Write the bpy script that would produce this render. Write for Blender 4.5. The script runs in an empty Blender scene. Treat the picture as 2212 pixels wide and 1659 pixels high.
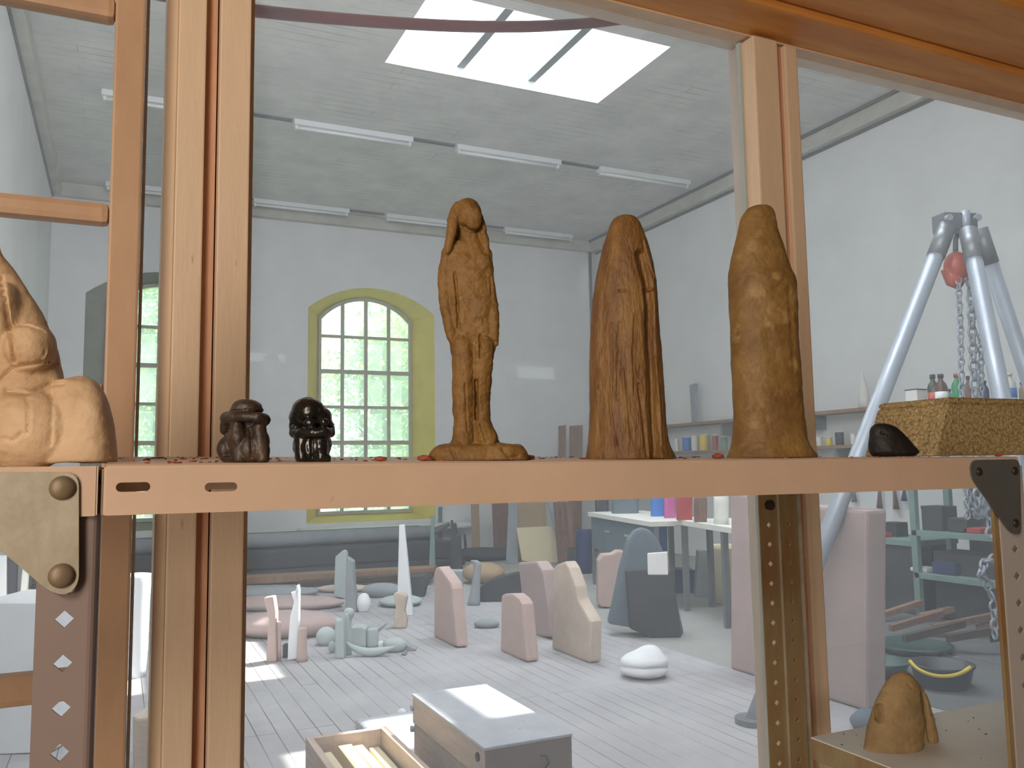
import bpy, bmesh, math, random
import numpy as np
from mathutils import Vector, Matrix, noise
random.seed(7)
S = bpy.context.scene
COL = S.collection
# ------------------------------------------------------------------ camera
FPX = 1830.0
YAW, PITCH, ROLL = (math.radians(a) for a in (24.9, 5.6, -0.9))
def cam_axes():
    cy, sy, cp, sp, cr, sr = math.cos(YAW), math.sin(YAW), math.cos(PITCH), math.sin(PITCH), math.cos(ROLL), math.sin(ROLL)
    fwd = np.array([sy*cp, cy*cp, sp]); right = np.array([cy, -sy, 0.0]); up = np.cross(right, fwd)
    return right*cr+up*sr, -right*sr+up*cr, fwd
RT, UP, FW = cam_axes()
CAM = np.array([0, 0, 1.40])
cd = bpy.data.cameras.new('camera'); cam = bpy.data.objects.new('camera', cd); COL.objects.link(cam)
cd.sensor_width = 36.0; cd.lens = FPX/2212*36.0; cd.clip_start = 0.02; cd.clip_end = 200
mw = Matrix(((RT[0], UP[0], -FW[0], CAM[0]), (RT[1], UP[1], -FW[1], CAM[1]), (RT[2], UP[2], -FW[2], CAM[2]), (0, 0, 0, 1)))
cam.matrix_world = mw
S.camera = cam
S.view_settings.view_transform = 'Standard'; S.view_settings.look = 'None'
S.view_settings.gamma = 1; S.view_settings.use_curve_mapping = False
S.view_settings.exposure = 0.0
# ------------------------------------------------------------------ world and lights
W = bpy.data.worlds.new('sky'); S.world = W; W.use_nodes = True
bg = W.node_tree.nodes['Background']; bg.inputs[0].default_value = (0.80, 0.92, 1.0, 1); bg.inputs[1].default_value = 3.2
def lamp(name, kind, loc, energy, color, look=None, size=None, size_y=None, spread=None):
    l = bpy.data.lights.new(name, kind); o = bpy.data.objects.new(name, l); COL.objects.link(o)
    l.energy = energy; l.color = color; o.location = loc
    if kind == 'AREA':
        l.shape = 'RECTANGLE'; l.size = size; l.size_y = size_y or size
        if spread: l.spread = math.radians(spread)
    if look is not None:
        d = Vector(look)-Vector(loc); o.rotation_euler = d.to_track_quat('-Z', 'Y').to_euler()
    return o
SUN_DIR = Vector((-3.72, -0.68, -5.6)).normalized()
sun = lamp('sun', 'SUN', (8, 2, 12), 24.0, (1.0, 0.95, 0.86)); sun.rotation_euler = SUN_DIR.to_track_quat('-Z', 'Y').to_euler()
sun.data.angle = math.radians(0.6)
lamp('skylight_daylight', 'AREA', (3.67, 7.45, 6.75), 1080, (0.94, 0.97, 1.0), (3.67, 7.45, 0), 4.2, 3.4)
lamp('second_skylight_daylight', 'AREA', (4.9, 4.45, 6.75), 900, (0.94, 0.97, 1.0), (4.9, 4.45, 0), 3.0, 3.0)
lamp('side_wall_fill', 'AREA', (-0.9, 5.2, 3.0), 80, (0.92, 0.96, 1.0), (2.5, 13, 3.2), 3.0, 1.8)  # fill lamp added by the left wall, out of view; no window there
lamp('front_wall_fill', 'AREA', (2.2, 1.36, 4.3), 340, (0.96, 0.97, 1.0), (4.2, 13, 3.2), 5.0, 1.6)  # added fill high on the unseen front wall, brightens the far walls
lamp('near_window_daylight', 'AREA', (-0.80, -0.45, 2.0), 13.5, (1.0, 0.86, 0.71), (0.25, 1.0, 1.45), 0.5, 0.5)
lamp('left_room_fill', 'AREA', (-2.0, -1.8, 1.35), 60, (1.0, 0.86, 0.73), (0.6, 0.6, 1.4), 1.0, 1.0)  # warm fill added at left to lift the mullion and lower posts

# ------------------------------------------------------------------ geometry of the view
def ray(x, y): return RT*((x-1106)/FPX) - UP*((y-829.5)/FPX) + FW
FH = np.array([math.sin(YAW), math.cos(YAW), 0.0]); RH = np.array([math.cos(YAW), -math.sin(YAW), 0.0]); ZZ = np.array([0, 0, 1.0])
def az(x, y, z=0.0): r = ray(x, y); return CAM+r*(z-CAM[2])/r[2]
def ay(x, y, Y): r = ray(x, y); return CAM+r*Y/r[1]
def ax(x, y, X): r = ray(x, y); return CAM+r*X/r[0]
def pc(x, y, d): r = ray(x, y); return CAM+r*d/float(r@FH)
def dep(p): return float((np.array(p)-CAM)@FH)
def fd(x, y, z=0.0): return dep(az(x, y, z))
def proj(p):
    q = np.array(p)-CAM; w = q@FW; return 1106+FPX*(q@RT)/w, 829.5-FPX*(q@UP)/w

# ------------------------------------------------------------------ materials
def lin(c):
    return tuple(((v/255)/12.92 if v/255 <= 0.04045 else ((v/255+0.055)/1.055)**2.4) for v in c)+(1,)
MATS = {}
def mat(name, rgb, rough=0.7, var=0.12, scale=8.0, bump=0.0, bscale=40.0, metal=0.0, rgb2=None, spots=None, spec=0.5, stretch=None, tr=0.0):
    if name in MATS: return MATS[name]
    m = bpy.data.materials.new(name); m.use_nodes = True; nt = m.node_tree; b = nt.nodes['Principled BSDF']
    b.inputs['Roughness'].default_value = rough; b.inputs['Metallic'].default_value = metal; b.inputs['Specular IOR Level'].default_value = spec
    if tr: b.inputs['Transmission Weight'].default_value = tr
    tc = nt.nodes.new('ShaderNodeTexCoord'); mp = nt.nodes.new('ShaderNodeMapping'); nt.links.new(tc.outputs['Object'], mp.inputs[0])
    if stretch: mp.inputs['Scale'].default_value = stretch
    n = nt.nodes.new('ShaderNodeTexNoise'); n.inputs['Scale'].default_value = scale; n.inputs['Detail'].default_value = 6; n.inputs['Roughness'].default_value = 0.65
    nt.links.new(mp.outputs[0], n.inputs['Vector'])
    cr = nt.nodes.new('ShaderNodeValToRGB'); nt.links.new(n.outputs[0], cr.inputs[0])
    c = lin(rgb); c2 = lin(rgb2) if rgb2 else tuple(v*(1-2*var) for v in c[:3])+(1,)
    cr.color_ramp.elements[0].position = 0.33; cr.color_ramp.elements[1].position = 0.66
    cr.color_ramp.elements[0].color = c2; cr.color_ramp.elements[1].color = c
    out = cr.outputs[0]
    if spots:
        srgb, sscale, thr = spots
        n2 = nt.nodes.new('ShaderNodeTexNoise'); n2.inputs['Scale'].default_value = sscale; n2.inputs['Detail'].default_value = 3
        nt.links.new(mp.outputs[0], n2.inputs['Vector'])
        r2 = nt.nodes.new('ShaderNodeValToRGB'); r2.color_ramp.elements[0].position = thr-0.03; r2.color_ramp.elements[1].position = min(1, thr+0.07)
        nt.links.new(n2.outputs[0], r2.inputs[0])
        mx = nt.nodes.new('ShaderNodeMix'); mx.data_type = 'RGBA'; nt.links.new(r2.outputs[0], mx.inputs[0])
        nt.links.new(out, mx.inputs[6]); mx.inputs[7].default_value = lin(srgb); out = mx.outputs[2]
    nt.links.new(out, b.inputs['Base Color'])
    if bump:
        n3 = nt.nodes.new('ShaderNodeTexNoise'); n3.inputs['Scale'].default_value = bscale; n3.inputs['Detail'].default_value = 5
        nt.links.new(mp.outputs[0], n3.inputs['Vector'])
        bp = nt.nodes.new('ShaderNodeBump'); bp.inputs['Strength'].default_value = bump; bp.inputs['Distance'].default_value = 0.3/bscale
        nt.links.new(n3.outputs[0], bp.inputs['Height']); nt.links.new(bp.outputs[0], b.inputs['Normal'])
    MATS[name] = m; return m
def boards(name, rgb, rgb2, width, length, rot, seam, mortar=0.004, seamrough=0.5, rough=0.75):
    m = bpy.data.materials.new(name); m.use_nodes = True; nt = m.node_tree; b = nt.nodes['Principled BSDF']; b.inputs['Roughness'].default_value = rough
    tc = nt.nodes.new('ShaderNodeTexCoord'); mp = nt.nodes.new('ShaderNodeMapping'); nt.links.new(tc.outputs['Object'], mp.inputs[0])
    mp.inputs['Rotation'].default_value = (0, 0, rot)
    br = nt.nodes.new('ShaderNodeTexBrick'); nt.links.new(mp.outputs[0], br.inputs['Vector'])
    br.inputs['Scale'].default_value = 1.0; br.inputs['Brick Width'].default_value = length; br.inputs['Row Height'].default_value = width
    br.inputs['Mortar Size'].default_value = mortar; br.inputs['Mortar Smooth'].default_value = 0.2; br.inputs['Bias'].default_value = 0.0
    br.inputs['Color1'].default_value = lin(rgb); br.inputs['Color2'].default_value = lin(rgb2); br.inputs['Mortar'].default_value = lin(seam)
    br.offset = 0.37; br.offset_frequency = 3
    n = nt.nodes.new('ShaderNodeTexNoise'); n.inputs['Scale'].default_value = 1.6; n.inputs['Detail'].default_value = 8; n.inputs['Roughness'].default_value = 0.7
    nt.links.new(tc.outputs['Object'], n.inputs['Vector'])
    cr = nt.nodes.new('ShaderNodeValToRGB'); cr.color_ramp.elements[0].position = 0.3; cr.color_ramp.elements[1].position = 0.7
    cr.color_ramp.elements[0].color = (0.72, 0.72, 0.74, 1); cr.color_ramp.elements[1].color = (1, 1, 1, 1)
    nt.links.new(n.outputs[0], cr.inputs[0])
    # seams show only where dust has not filled them
    n2 = nt.nodes.new('ShaderNodeTexNoise'); n2.inputs['Scale'].default_value = 1.1; n2.inputs['Detail'].default_value = 4
    nt.links.new(mp.outputs[0], n2.inputs['Vector'])
    r2 = nt.nodes.new('ShaderNodeValToRGB'); r2.color_ramp.elements[0].position = seamrough-0.12; r2.color_ramp.elements[1].position = seamrough+0.12
    nt.links.new(n2.outputs[0], r2.inputs[0])
    mm = nt.nodes.new('ShaderNodeMath'); mm.operation = 'MULTIPLY'; nt.links.new(br.outputs['Fac'], mm.inputs[0]); nt.links.new(r2.outputs[0], mm.inputs[1])
    base = nt.nodes.new('ShaderNodeMix'); base.data_type = 'RGBA'; base.inputs[6].default_value = lin(rgb); base.inputs[7].default_value = lin(seam)
    nt.links.new(mm.outputs[0], base.inputs[0])
    mu = nt.nodes.new('ShaderNodeMix'); mu.data_type = 'RGBA'; mu.blend_type = 'MULTIPLY'; mu.inputs[0].default_value = 1
    nt.links.new(base.outputs[2], mu.inputs[6]); nt.links.new(cr.outputs[0], mu.inputs[7]); nt.links.new(mu.outputs[2], b.inputs['Base Color'])
    return m
def dusty_glass(name, dust, dcol, gloss=0.05, scale=3.0):
    m = bpy.data.materials.new(name); m.use_nodes = True; nt = m.node_tree; nt.nodes.remove(nt.nodes['Principled BSDF'])
    out = nt.nodes['Material Output']
    tr = nt.nodes.new('ShaderNodeBsdfTransparent'); tr.inputs[0].default_value = (0.965, 0.975, 0.985, 1)
    gl = nt.nodes.new('ShaderNodeBsdfGlossy'); gl.inputs['Roughness'].default_value = 0.02; gl.inputs[0].default_value = (1, 1, 1, 1)
    di = nt.nodes.new('ShaderNodeBsdfDiffuse'); di.inputs[0].default_value = dcol
    tl = nt.nodes.new('ShaderNodeBsdfTranslucent'); tl.inputs[0].default_value = dcol
    ad = nt.nodes.new('ShaderNodeMixShader'); ad.inputs[0].default_value = 0.75; nt.links.new(di.outputs[0], ad.inputs[1]); nt.links.new(tl.outputs[0], ad.inputs[2])
    tc = nt.nodes.new('ShaderNodeTexCoord'); n = nt.nodes.new('ShaderNodeTexNoise'); n.inputs['Scale'].default_value = scale; n.inputs['Detail'].default_value = 3
    nt.links.new(tc.outputs['Object'], n.inputs['Vector'])
    mr = nt.nodes.new('ShaderNodeMapRange'); mr.inputs['From Min'].default_value = 0.3; mr.inputs['From Max'].default_value = 0.7
    mr.inputs['To Min'].default_value = dust*0.93; mr.inputs['To Max'].default_value = dust*1.07; nt.links.new(n.outputs[0], mr.inputs['Value'])
    m1 = nt.nodes.new('ShaderNodeMixShader'); m1.inputs[0].default_value = gloss
    lw = nt.nodes.new('ShaderNodeFresnel'); lw.inputs[0].default_value = 1.45
    nt.links.new(lw.outputs[0], m1.inputs[0])
    m2 = nt.nodes.new('ShaderNodeMixShader'); nt.links.new(mr.outputs[0], m2.inputs[0])
    nt.links.new(tr.outputs[0], m1.inputs[1]); nt.links.new(gl.outputs[0], m1.inputs[2])
    nt.links.new(m1.outputs[0], m2.inputs[1]); nt.links.new(ad.outputs[0], m2.inputs[2]); nt.links.new(m2.outputs[0], out.inputs[0])
    return m
M = dict(
    plaster=mat('white_plaster', (226, 227, 226), 0.9, 0.05, 1.2, 0.15, 8),
    cornice=mat('old_cornice_paint', (196, 194, 182), 0.9, 0.10, 3),
    near_wall=mat('near_room_wall', (176, 162, 146), 0.9, 0.08, 2),
    yellow=mat('yellow_reveal_paint', (222, 204, 80), 0.8, 0.08, 3),
    grey_reveal=mat('bare_grey_reveal', (120, 118, 100), 0.9, 0.1, 3),
    win_bar=mat('grey_window_bar', (176, 176, 156), 0.7, 0.05),
    frame=mat('beige_painted_timber', (224, 200, 172), 0.55, 0.06, 5, 0.1, 60, stretch=(4, 4, 0.6), spots=((120, 80, 55), 26, 0.76)),
    rust=mat('rusty_paint_strip', (208, 166, 136), 0.7, 0.2, 9, stretch=(5, 5, 0.5), rgb2=(178, 126, 96)),
    orange_wood=mat('varnished_orange_wood', (222, 160, 86), 0.5, 0.2, 3, 0.1, 60, stretch=(0.6, 6, 6), rgb2=(190, 124, 58), spots=((92, 42, 18), 7, 0.72)),
    sash=mat('tan_sash_timber', (192, 158, 126), 0.5, 0.1, 4, stretch=(3, 3, 1)),
    enamel=mat('beige_enamel_steel', (206, 178, 154), 0.45, 0.06, 7, 0.03, 30, spots=((110, 72, 48), 30, 0.79)),
    upright=mat('shaded_enamel_steel', (140, 124, 118), 0.45, 0.06, 6, spots=((96, 66, 50), 34, 0.80)),  # shade on the left upright is put into this darker colour
    olive=mat('rusty_olive_steel', (150, 140, 104), 0.55, 0.2, 6, rgb2=(126, 88, 52), stretch=(2, 2, 0.6)),
    galv=mat('galvanised_steel', (190, 182, 164), 0.42, 0.15, 14, 0.1, 50, metal=0.15, rgb2=(150, 142, 122), spots=((90, 76, 52), 18, 0.73)),
    darkplate=mat('dark_grey_steel', (96, 98, 96), 0.5, 0.1, 12, metal=0.2),
    bolt=mat('bronze_bolt', (136, 118, 94), 0.5, 0.15, 30, metal=0.25),
    darkbolt=mat('dark_bolt', (70, 62, 54), 0.4, 0.15, 60, metal=0.5),
    clay=mat('brown_modelling_clay', (134, 100, 52), 0.6, 0.25, 34, 0.8, 170, rgb2=(106, 76, 36), spots=((162, 130, 76), 60, 0.68), spec=0.35),
    clay2=mat('streaked_brown_clay', (134, 100, 52), 0.5, 0.25, 20, 0.7, 120, rgb2=(92, 58, 28), stretch=(3, 3, 0.7), spec=0.4),
    clay3=mat('mottled_ochre_clay', (138, 108, 60), 0.55, 0.25, 22, 0.7, 150, rgb2=(106, 76, 38), spots=((152, 124, 76), 34, 0.62), spec=0.35),
    pale_clay=mat('pale_tan_clay', (200, 172, 138), 0.65, 0.10, 16, 0.6, 60, rgb2=(178, 146, 110), spots=((150, 116, 82), 22, 0.72)),
    mid_clay=mat('speckled_tan_clay', (168, 142, 100), 0.75, 0.2, 18, 0.6, 200, rgb2=(128, 106, 70), spots=((80, 58, 30), 110, 0.70)),
    dark_clay=mat('dark_brown_clay', (74, 56, 40), 0.5, 0.3, 40, 0.4, 150, rgb2=(40, 32, 28)),
    black_glaze=mat('black_glazed_clay', (34, 32, 28), 0.22, 0.3, 40, 0.3, 100, rgb2=(22, 22, 20), spots=((150, 140, 110), 75, 0.80)),
    black=mat('black_stone', (30, 26, 24), 0.6, 0.2, 40, 0.3, 120, spots=((70, 50, 38), 60, 0.72)),
    granite=mat('yellow_granite', (208, 182, 126), 0.85, 0.4, 190, 0.6, 220, rgb2=(108, 90, 60), spots=((206, 192, 160), 240, 0.62)),
    chip=mat('terracotta_crumb', (176, 92, 62), 0.8, 0.3, 200, rgb2=(120, 56, 40)),
    greychip=mat('dark_crumb', (86, 66, 56), 0.8, 0.3, 200),
    pink=mat('dusty_pink_stone', (190, 166, 158), 0.9, 0.06, 6, 0.3, 30),
    pinkslab=mat('pale_pink_slab', (178, 158, 154), 0.9, 0.06, 3, 0.2, 12),
    beige=mat('beige_stone', (200, 184, 168), 0.9, 0.08, 6, 0.4, 30),
    white=mat('white_plaster_stone', (228, 231, 234), 0.8, 0.03, 6, 0.15, 30),
    grey=mat('grey_stone', (150, 156, 160), 0.9, 0.08, 6, 0.3, 30),
    pgrey=mat('pale_green_grey_stone', (176, 186, 184), 0.9, 0.05, 6, 0.2, 30),
    slate=mat('blue_grey_slate', (104, 118, 128), 0.8, 0.1, 4, 0.2, 20),
    dark=mat('dark_grey_stone', (64, 64, 68), 0.8, 0.15, 5, 0.2, 20),
    darkwood=mat('dark_brown_wood', (78, 62, 52), 0.8, 0.2, 5, stretch=(5, 5, 1)),
    wood=mat('brown_wood', (150, 118, 92), 0.8, 0.15, 6, stretch=(5, 5, 0.7)),
    plywood=mat('yellowish_board', (214, 202, 168), 0.8, 0.04, 4),
    cardboard=mat('brown_cardboard', (170, 146, 116), 0.85, 0.05, 4),
    boxwood=mat('pale_box_wood', (196, 176, 162), 0.8, 0.10, 8, stretch=(6, 1, 6)),
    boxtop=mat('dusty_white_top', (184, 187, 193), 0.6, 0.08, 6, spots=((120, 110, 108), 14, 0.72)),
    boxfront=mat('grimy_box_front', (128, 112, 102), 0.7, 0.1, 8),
    alu=mat('aluminium_tube', (168, 176, 186), 0.45, 0.04, 6, metal=0.3),
    steel=mat('dull_steel', (130, 134, 138), 0.45, 0.1, 20, metal=0.4),
    orange=mat('orange_hoist_enamel', (196, 84, 56), 0.4, 0.1, 20),
    greenrack=mat('grey_green_rack_steel', (120, 148, 140), 0.6, 0.08, 6),
    red=mat('faded_red', (176, 60, 62), 0.6, 0.1), redhose=mat('dark_red_rubber', (132, 48, 54), 0.5, 0.1, 10),
    blue=mat('blue_plastic', (60, 120, 200), 0.5, 0.08), darkblue=mat('dark_blue_drum', (36, 50, 96), 0.5, 0.1),
    magenta=mat('pink_plastic', (190, 90, 150), 0.6, 0.1), yellowp=mat('yellow_plastic', (226, 196, 60), 0.5, 0.05),
    greenp=mat('green_glass', (34, 150, 90), 0.3, 0.1), brownglass=mat('brown_glass', (92, 58, 40), 0.3, 0.1), darkglass=mat('dark_green_glass', (60, 72, 56), 0.3, 0.1),
    paper=mat('white_paper', (232, 234, 234), 0.7, 0.02), offwhite=mat('offwhite_label', (220, 220, 212), 0.7, 0.04),
    tub=mat('black_plastic_tub', (44, 52, 56), 0.5, 0.1), greentub=mat('dark_green_plastic', (44, 78, 72), 0.5, 0.1),
    lightwhite=mat('white_batten_enamel', (226, 230, 230), 0.4, 0.02), conduit=mat('grey_conduit', (96, 98, 100), 0.6, 0.05),
    concrete=mat('dusty_concrete', (158, 156, 152), 0.95, 0.07, 2.2, 0.2, 10),
    rgrey=mat('pale_grey_enamel_steel', (178, 172, 168), 0.45, 0.06, 6, spots=((110, 84, 64), 34, 0.80)), tarp=mat('dusty_dark_sheet', (104, 106, 106), 0.9, 0.15, 3), bark=mat('bark', (96, 84, 70), 0.9, 0.2), dirtbrown=mat('brown_bundle', (132, 100, 86), 0.9, 0.2, 10, stretch=(6, 6, 1)),
)
M['floor'] = boards('dusty_floorboards', (178, 176, 177), (170, 168, 169), 0.105, 2.6, math.pi/2, (96, 88, 82), 0.003, 0.45)
M['ceiling'] = boards('white_ceiling_boards', (222, 221, 215), (216, 215, 208), 0.135, 3.1, 0, (128, 122, 108), 0.004, 0.56)
M['near_ceiling'] = boards('dark_ceiling_boards', (96, 62, 34), (84, 52, 28), 0.14, 3.1, 0, (30, 18, 10), 0.006, 0.4)
M['glass'] = dusty_glass('dusty_partition_glass', 0.24, (0.74, 0.82, 0.93, 1))
M['wglass'] = dusty_glass('hazy_window_glass', 0.58, (0.74, 0.92, 0.88, 1))
def leafmat():
    m = bpy.data.materials.new('tree_leaves'); m.use_nodes = True; nt = m.node_tree; nt.nodes.remove(nt.nodes['Principled BSDF'])
    g = nt.nodes.new('ShaderNodeNewGeometry'); cr = nt.nodes.new('ShaderNodeValToRGB'); nt.links.new(g.outputs['Random Per Island'], cr.inputs[0])
    cr.color_ramp.elements[0].color = (0.10, 0.24, 0.05, 1); cr.color_ramp.elements[1].color = (0.55, 0.62, 0.16, 1)
    d = nt.nodes.new('ShaderNodeBsdfDiffuse'); t = nt.nodes.new('ShaderNodeBsdfTranslucent'); mx = nt.nodes.new('ShaderNodeMixShader')
    nt.links.new(cr.outputs[0], d.inputs[0]); nt.links.new(cr.outputs[0], t.inputs[0]); nt.links.new(d.outputs[0], mx.inputs[1]); nt.links.new(t.outputs[0], mx.inputs[2])
    nt.links.new(mx.outputs[0], nt.nodes['Material Output'].inputs[0]); return m
M['leaf'] = leafmat()

# ------------------------------------------------------------------ object helpers
def props(o, label=None, cat=None, group=None, kind=None):
    if label: o['label'] = label
    if cat: o['category'] = cat
    if group: o['group'] = group
    if kind: o['kind'] = kind
    return o
def thing(name, label, cat, loc, group=None):
    o = bpy.data.objects.new(name, None); COL.objects.link(o); o.location = Vector([float(v) for v in loc]); o.empty_display_size = 0.05
    return props(o, label, cat, group)
def mk(name, V, F, material, parent=None, smooth=False, bevel=0.0, label=None, cat=None, group=None, kind=None):
    V = np.array([np.array(v, float) for v in V])
    org = np.array([V[:, 0].mean(), V[:, 1].mean(), V[:, 2].min()])
    me = bpy.data.meshes.new(name); me.from_pydata([tuple(v-org) for v in V], [], [tuple(f) for f in F]); me.validate()
    bm = bmesh.new(); bm.from_mesh(me); bmesh.ops.recalc_face_normals(bm, faces=bm.faces)
    if bevel: bmesh.ops.bevel(bm, geom=[e for e in bm.edges if len(e.link_faces) == 2 and e.calc_face_angle(0) > 0.5], offset=bevel, segments=2, affect='EDGES', profile=0.6)
    bm.to_mesh(me); bm.free()
    if smooth:
        for p in me.polygons: p.use_smooth = True
    me.materials.append(M[material] if isinstance(material, str) else material)
    o = bpy.data.objects.new(name, me); COL.objects.link(o)
    if parent is not None:
        o.parent = parent; o.location = Vector(org)-parent_loc(parent)
    else: o.location = Vector(org)
    return props(o, label, cat, group, kind)
def parent_loc(p):
    v = Vector(p.location)
    while p.parent is not None: p = p.parent; v = v+Vector(p.location)
    return v
class MB:
    def __init__(s): s.V = []; s.F = []
    def add(s, V, F):
        n = len(s.V); s.V += [np.array(v, float) for v in V]; s.F += [tuple(i+n for i in f) for f in F]; return s
    def box(s, x0, x1, y0, y1, z0, z1):
        return s.add([(x0, y0, z0), (x1, y0, z0), (x1, y1, z0), (x0, y1, z0), (x0, y0, z1), (x1, y0, z1), (x1, y1, z1), (x0, y1, z1)],
                     [(0, 3, 2, 1), (4, 5, 6, 7), (0, 1, 5, 4), (1, 2, 6, 5), (2, 3, 7, 6), (3, 0, 4, 7)])
    def obox(s, c, a, b, cvec):   # centre-bottom corner form: origin c plus three edge vectors
        c, a, b, d = (np.array(v, float) for v in (c, a, b, cvec))
        return s.add([c, c+a, c+a+b, c+b, c+d, c+a+d, c+a+b+d, c+b+d], [(0, 3, 2, 1), (4, 5, 6, 7), (0, 1, 5, 4), (1, 2, 6, 5), (2, 3, 7, 6), (3, 0, 4, 7)])
    def prism(s, pts, off):       # closed polygon extruded by off
        n = len(pts); off = np.array(off, float); P = [np.array(p, float) for p in pts]
        return s.add(P+[p+off for p in P], [tuple(range(n)), tuple(range(2*n-1, n-1, -1))]+[(i, (i+1) % n, n+(i+1) % n, n+i) for i in range(n)])
    def tube(s, pts, rs, n=12, closed=False):
        pts = [np.array(p, float) for p in pts]; k = len(pts)
        if not hasattr(rs, '__len__'): rs = [rs]*k
        V = []; up = None
        for i, p in enumerate(pts):
            if closed: t = pts[(i+1) % k]-pts[i-1]
            else: t = pts[min(i+1, k-1)]-pts[max(i-1, 0)]
            t = t/np.linalg.norm(t)
            if up is None:
                up = np.array([0, 0, 1.0]) if abs(t[2]) < 0.9 else np.array([1.0, 0, 0])
            a = np.cross(t, up); a /= np.linalg.norm(a); b = np.cross(a, t); up = b
            for j in range(n):
                th = 2*math.pi*j/n; V.append(p+rs[i]*(math.cos(th)*a+math.sin(th)*b))
        F = []
        for i in range(k if closed else k-1):
            i2 = (i+1) % k
            for j in range(n): F.append((i*n+j, i*n+(j+1) % n, i2*n+(j+1) % n, i2*n+j))
        if not closed: F += [tuple(range(n-1, -1, -1)), tuple((k-1)*n+j for j in range(n))]
        return s.add(V, F)
    def lathe(s, c, prof, n=20, axis=None):
        c = np.array(c, float); V = []; F = []
        for (r, z) in prof:
            for j in range(n):
                th = 2*math.pi*j/n; V.append(c+np.array([max(r, 1e-4)*math.cos(th), max(r, 1e-4)*math.sin(th), z]))
        k = len(prof)
        for i in range(k-1):
            for j in range(n): F.append((i*n+j, i*n+(j+1) % n, (i+1)*n+(j+1) % n, (i+1)*n+j))
        F += [tuple(range(n-1, -1, -1)), tuple((k-1)*n+j for j in range(n))]
        return s.add(V, F)
    def ell(s, c, a, b, d, nu=20, nv=12):   # ellipsoid with axis vectors a, b, d (d = pole)
        c, a, b, d = (np.array(v, float) for v in (c, a, b, d)); V = [c+d]
        for i in range(1, nv):
            ph = math.pi*i/nv
            for j in range(nu):
                th = 2*math.pi*j/nu; V.append(c+math.sin(ph)*(math.cos(th)*a+math.sin(th)*b)+math.cos(ph)*d)
        V.append(c-d); F = [(0, 1+j, 1+(j+1) % nu) for j in range(nu)]
        for i in range(nv-2):
            for j in range(nu): F.append((1+i*nu+j, 1+(i+1)*nu+j, 1+(i+1)*nu+(j+1) % nu, 1+i*nu+(j+1) % nu))
        l = len(V)-1; F += [(l, 1+(nv-2)*nu+(j+1) % nu, 1+(nv-2)*nu+j) for j in range(nu)]
        return s.add(V, F)
    def chain(s, items, n=12):     # capsule chain: [(point, radius)...] as closed shells
        for (p, r), (q, t) in zip(items[:-1], items[1:]): s.tube([p, q], [r, t], n)
        for p, r in items: s.ell(p, (r, 0, 0), (0, r, 0), (0, 0, r), n, 8)
        return s
    def build(s, name, material, parent=None, **k): return mk(name, s.V, s.F, material, parent, **k)
def catmull(rows, m):
    R_ = [np.array(r, float) for r in rows]; R_ = [2*R_[0]-R_[1]]+R_+[2*R_[-1]-R_[-2]]; out = []
    for i in range(1, len(R_)-2):
        for t in np.linspace(0, 1, m, endpoint=False):
            p0, p1, p2, p3 = R_[i-1:i+3]
            out.append(0.5*((2*p1)+(-p0+p2)*t+(2*p0-5*p1+4*p2-p3)*t*t+(-p0+3*p1-3*p2+p3)*t**3))
    out.append(R_[-2]); return out
def loft(rows, d0, depth=0.7, nu=48, m=4, power=2.0, dmin=0.0):
    """rows (y, xleft, xright) seen in the view, standing at distance d0"""
    rr = catmull(rows, m); V = []; F = []; px = d0/FPX; cmax = max((r[2]-r[1]) for r in rr)*px/2
    for y, xl, xr in rr:
        a = pc(xl, y, d0); b = pc(xr, y, d0); c = (a+b)/2; rx = max(np.linalg.norm(b-a)/2, 1e-5)
        ry = rx*depth+dmin*(1 if rx > 1e-4 else 0)
        for j in range(nu):
            th = 2*math.pi*j/nu; cs, sn = math.cos(th), math.sin(th)
            e = 2/power; u = math.copysign(abs(cs)**e, cs); v = math.copysign(abs(sn)**e, sn)
            V.append(c+RH*rx*u+FH*ry*v)
    k = len(rr)
    for i in range(k-1):
        for j in range(nu): F.append((i*nu+j, i*nu+(j+1) % nu, (i+1)*nu+(j+1) % nu, (i+1)*nu+j))
    F += [tuple(range(nu)), tuple((k-1)*nu+j for j in range(nu-1, -1, -1))]
    return V, F
def sdist(p, a, b):
    ab = b-a; t = max(0, min(1, float((p-a)@ab)/max(float(ab@ab), 1e-9))); return float(np.linalg.norm(p-a-t*ab)), t
def carve(me, org, cuts, sub=1.0):
    """press grooves (or raise ridges) into the side that faces the viewer; cuts = (polyline, half width px, depth m)"""
    cuts = [([np.array(p, float) for p in pl], w, d) for pl, w, d in cuts]
    nr = [v.normal.copy() for v in me.vertices]
    for v, n in zip(me.vertices, nr):
        if n.dot(Vector(-FH)) < 0.1: continue
        P = np.array(v.co)+org; x, y = proj(P); q = np.array([x, y]); s = 0
        for pl, w, d in cuts:
            best = min(sdist(q, a, b)[0] for a, b in zip(pl[:-1], pl[1:]))
            if best < w: s += d*(0.5+0.5*math.cos(math.pi*best/w))
        if s: v.co += Vector(FH)*s
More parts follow.
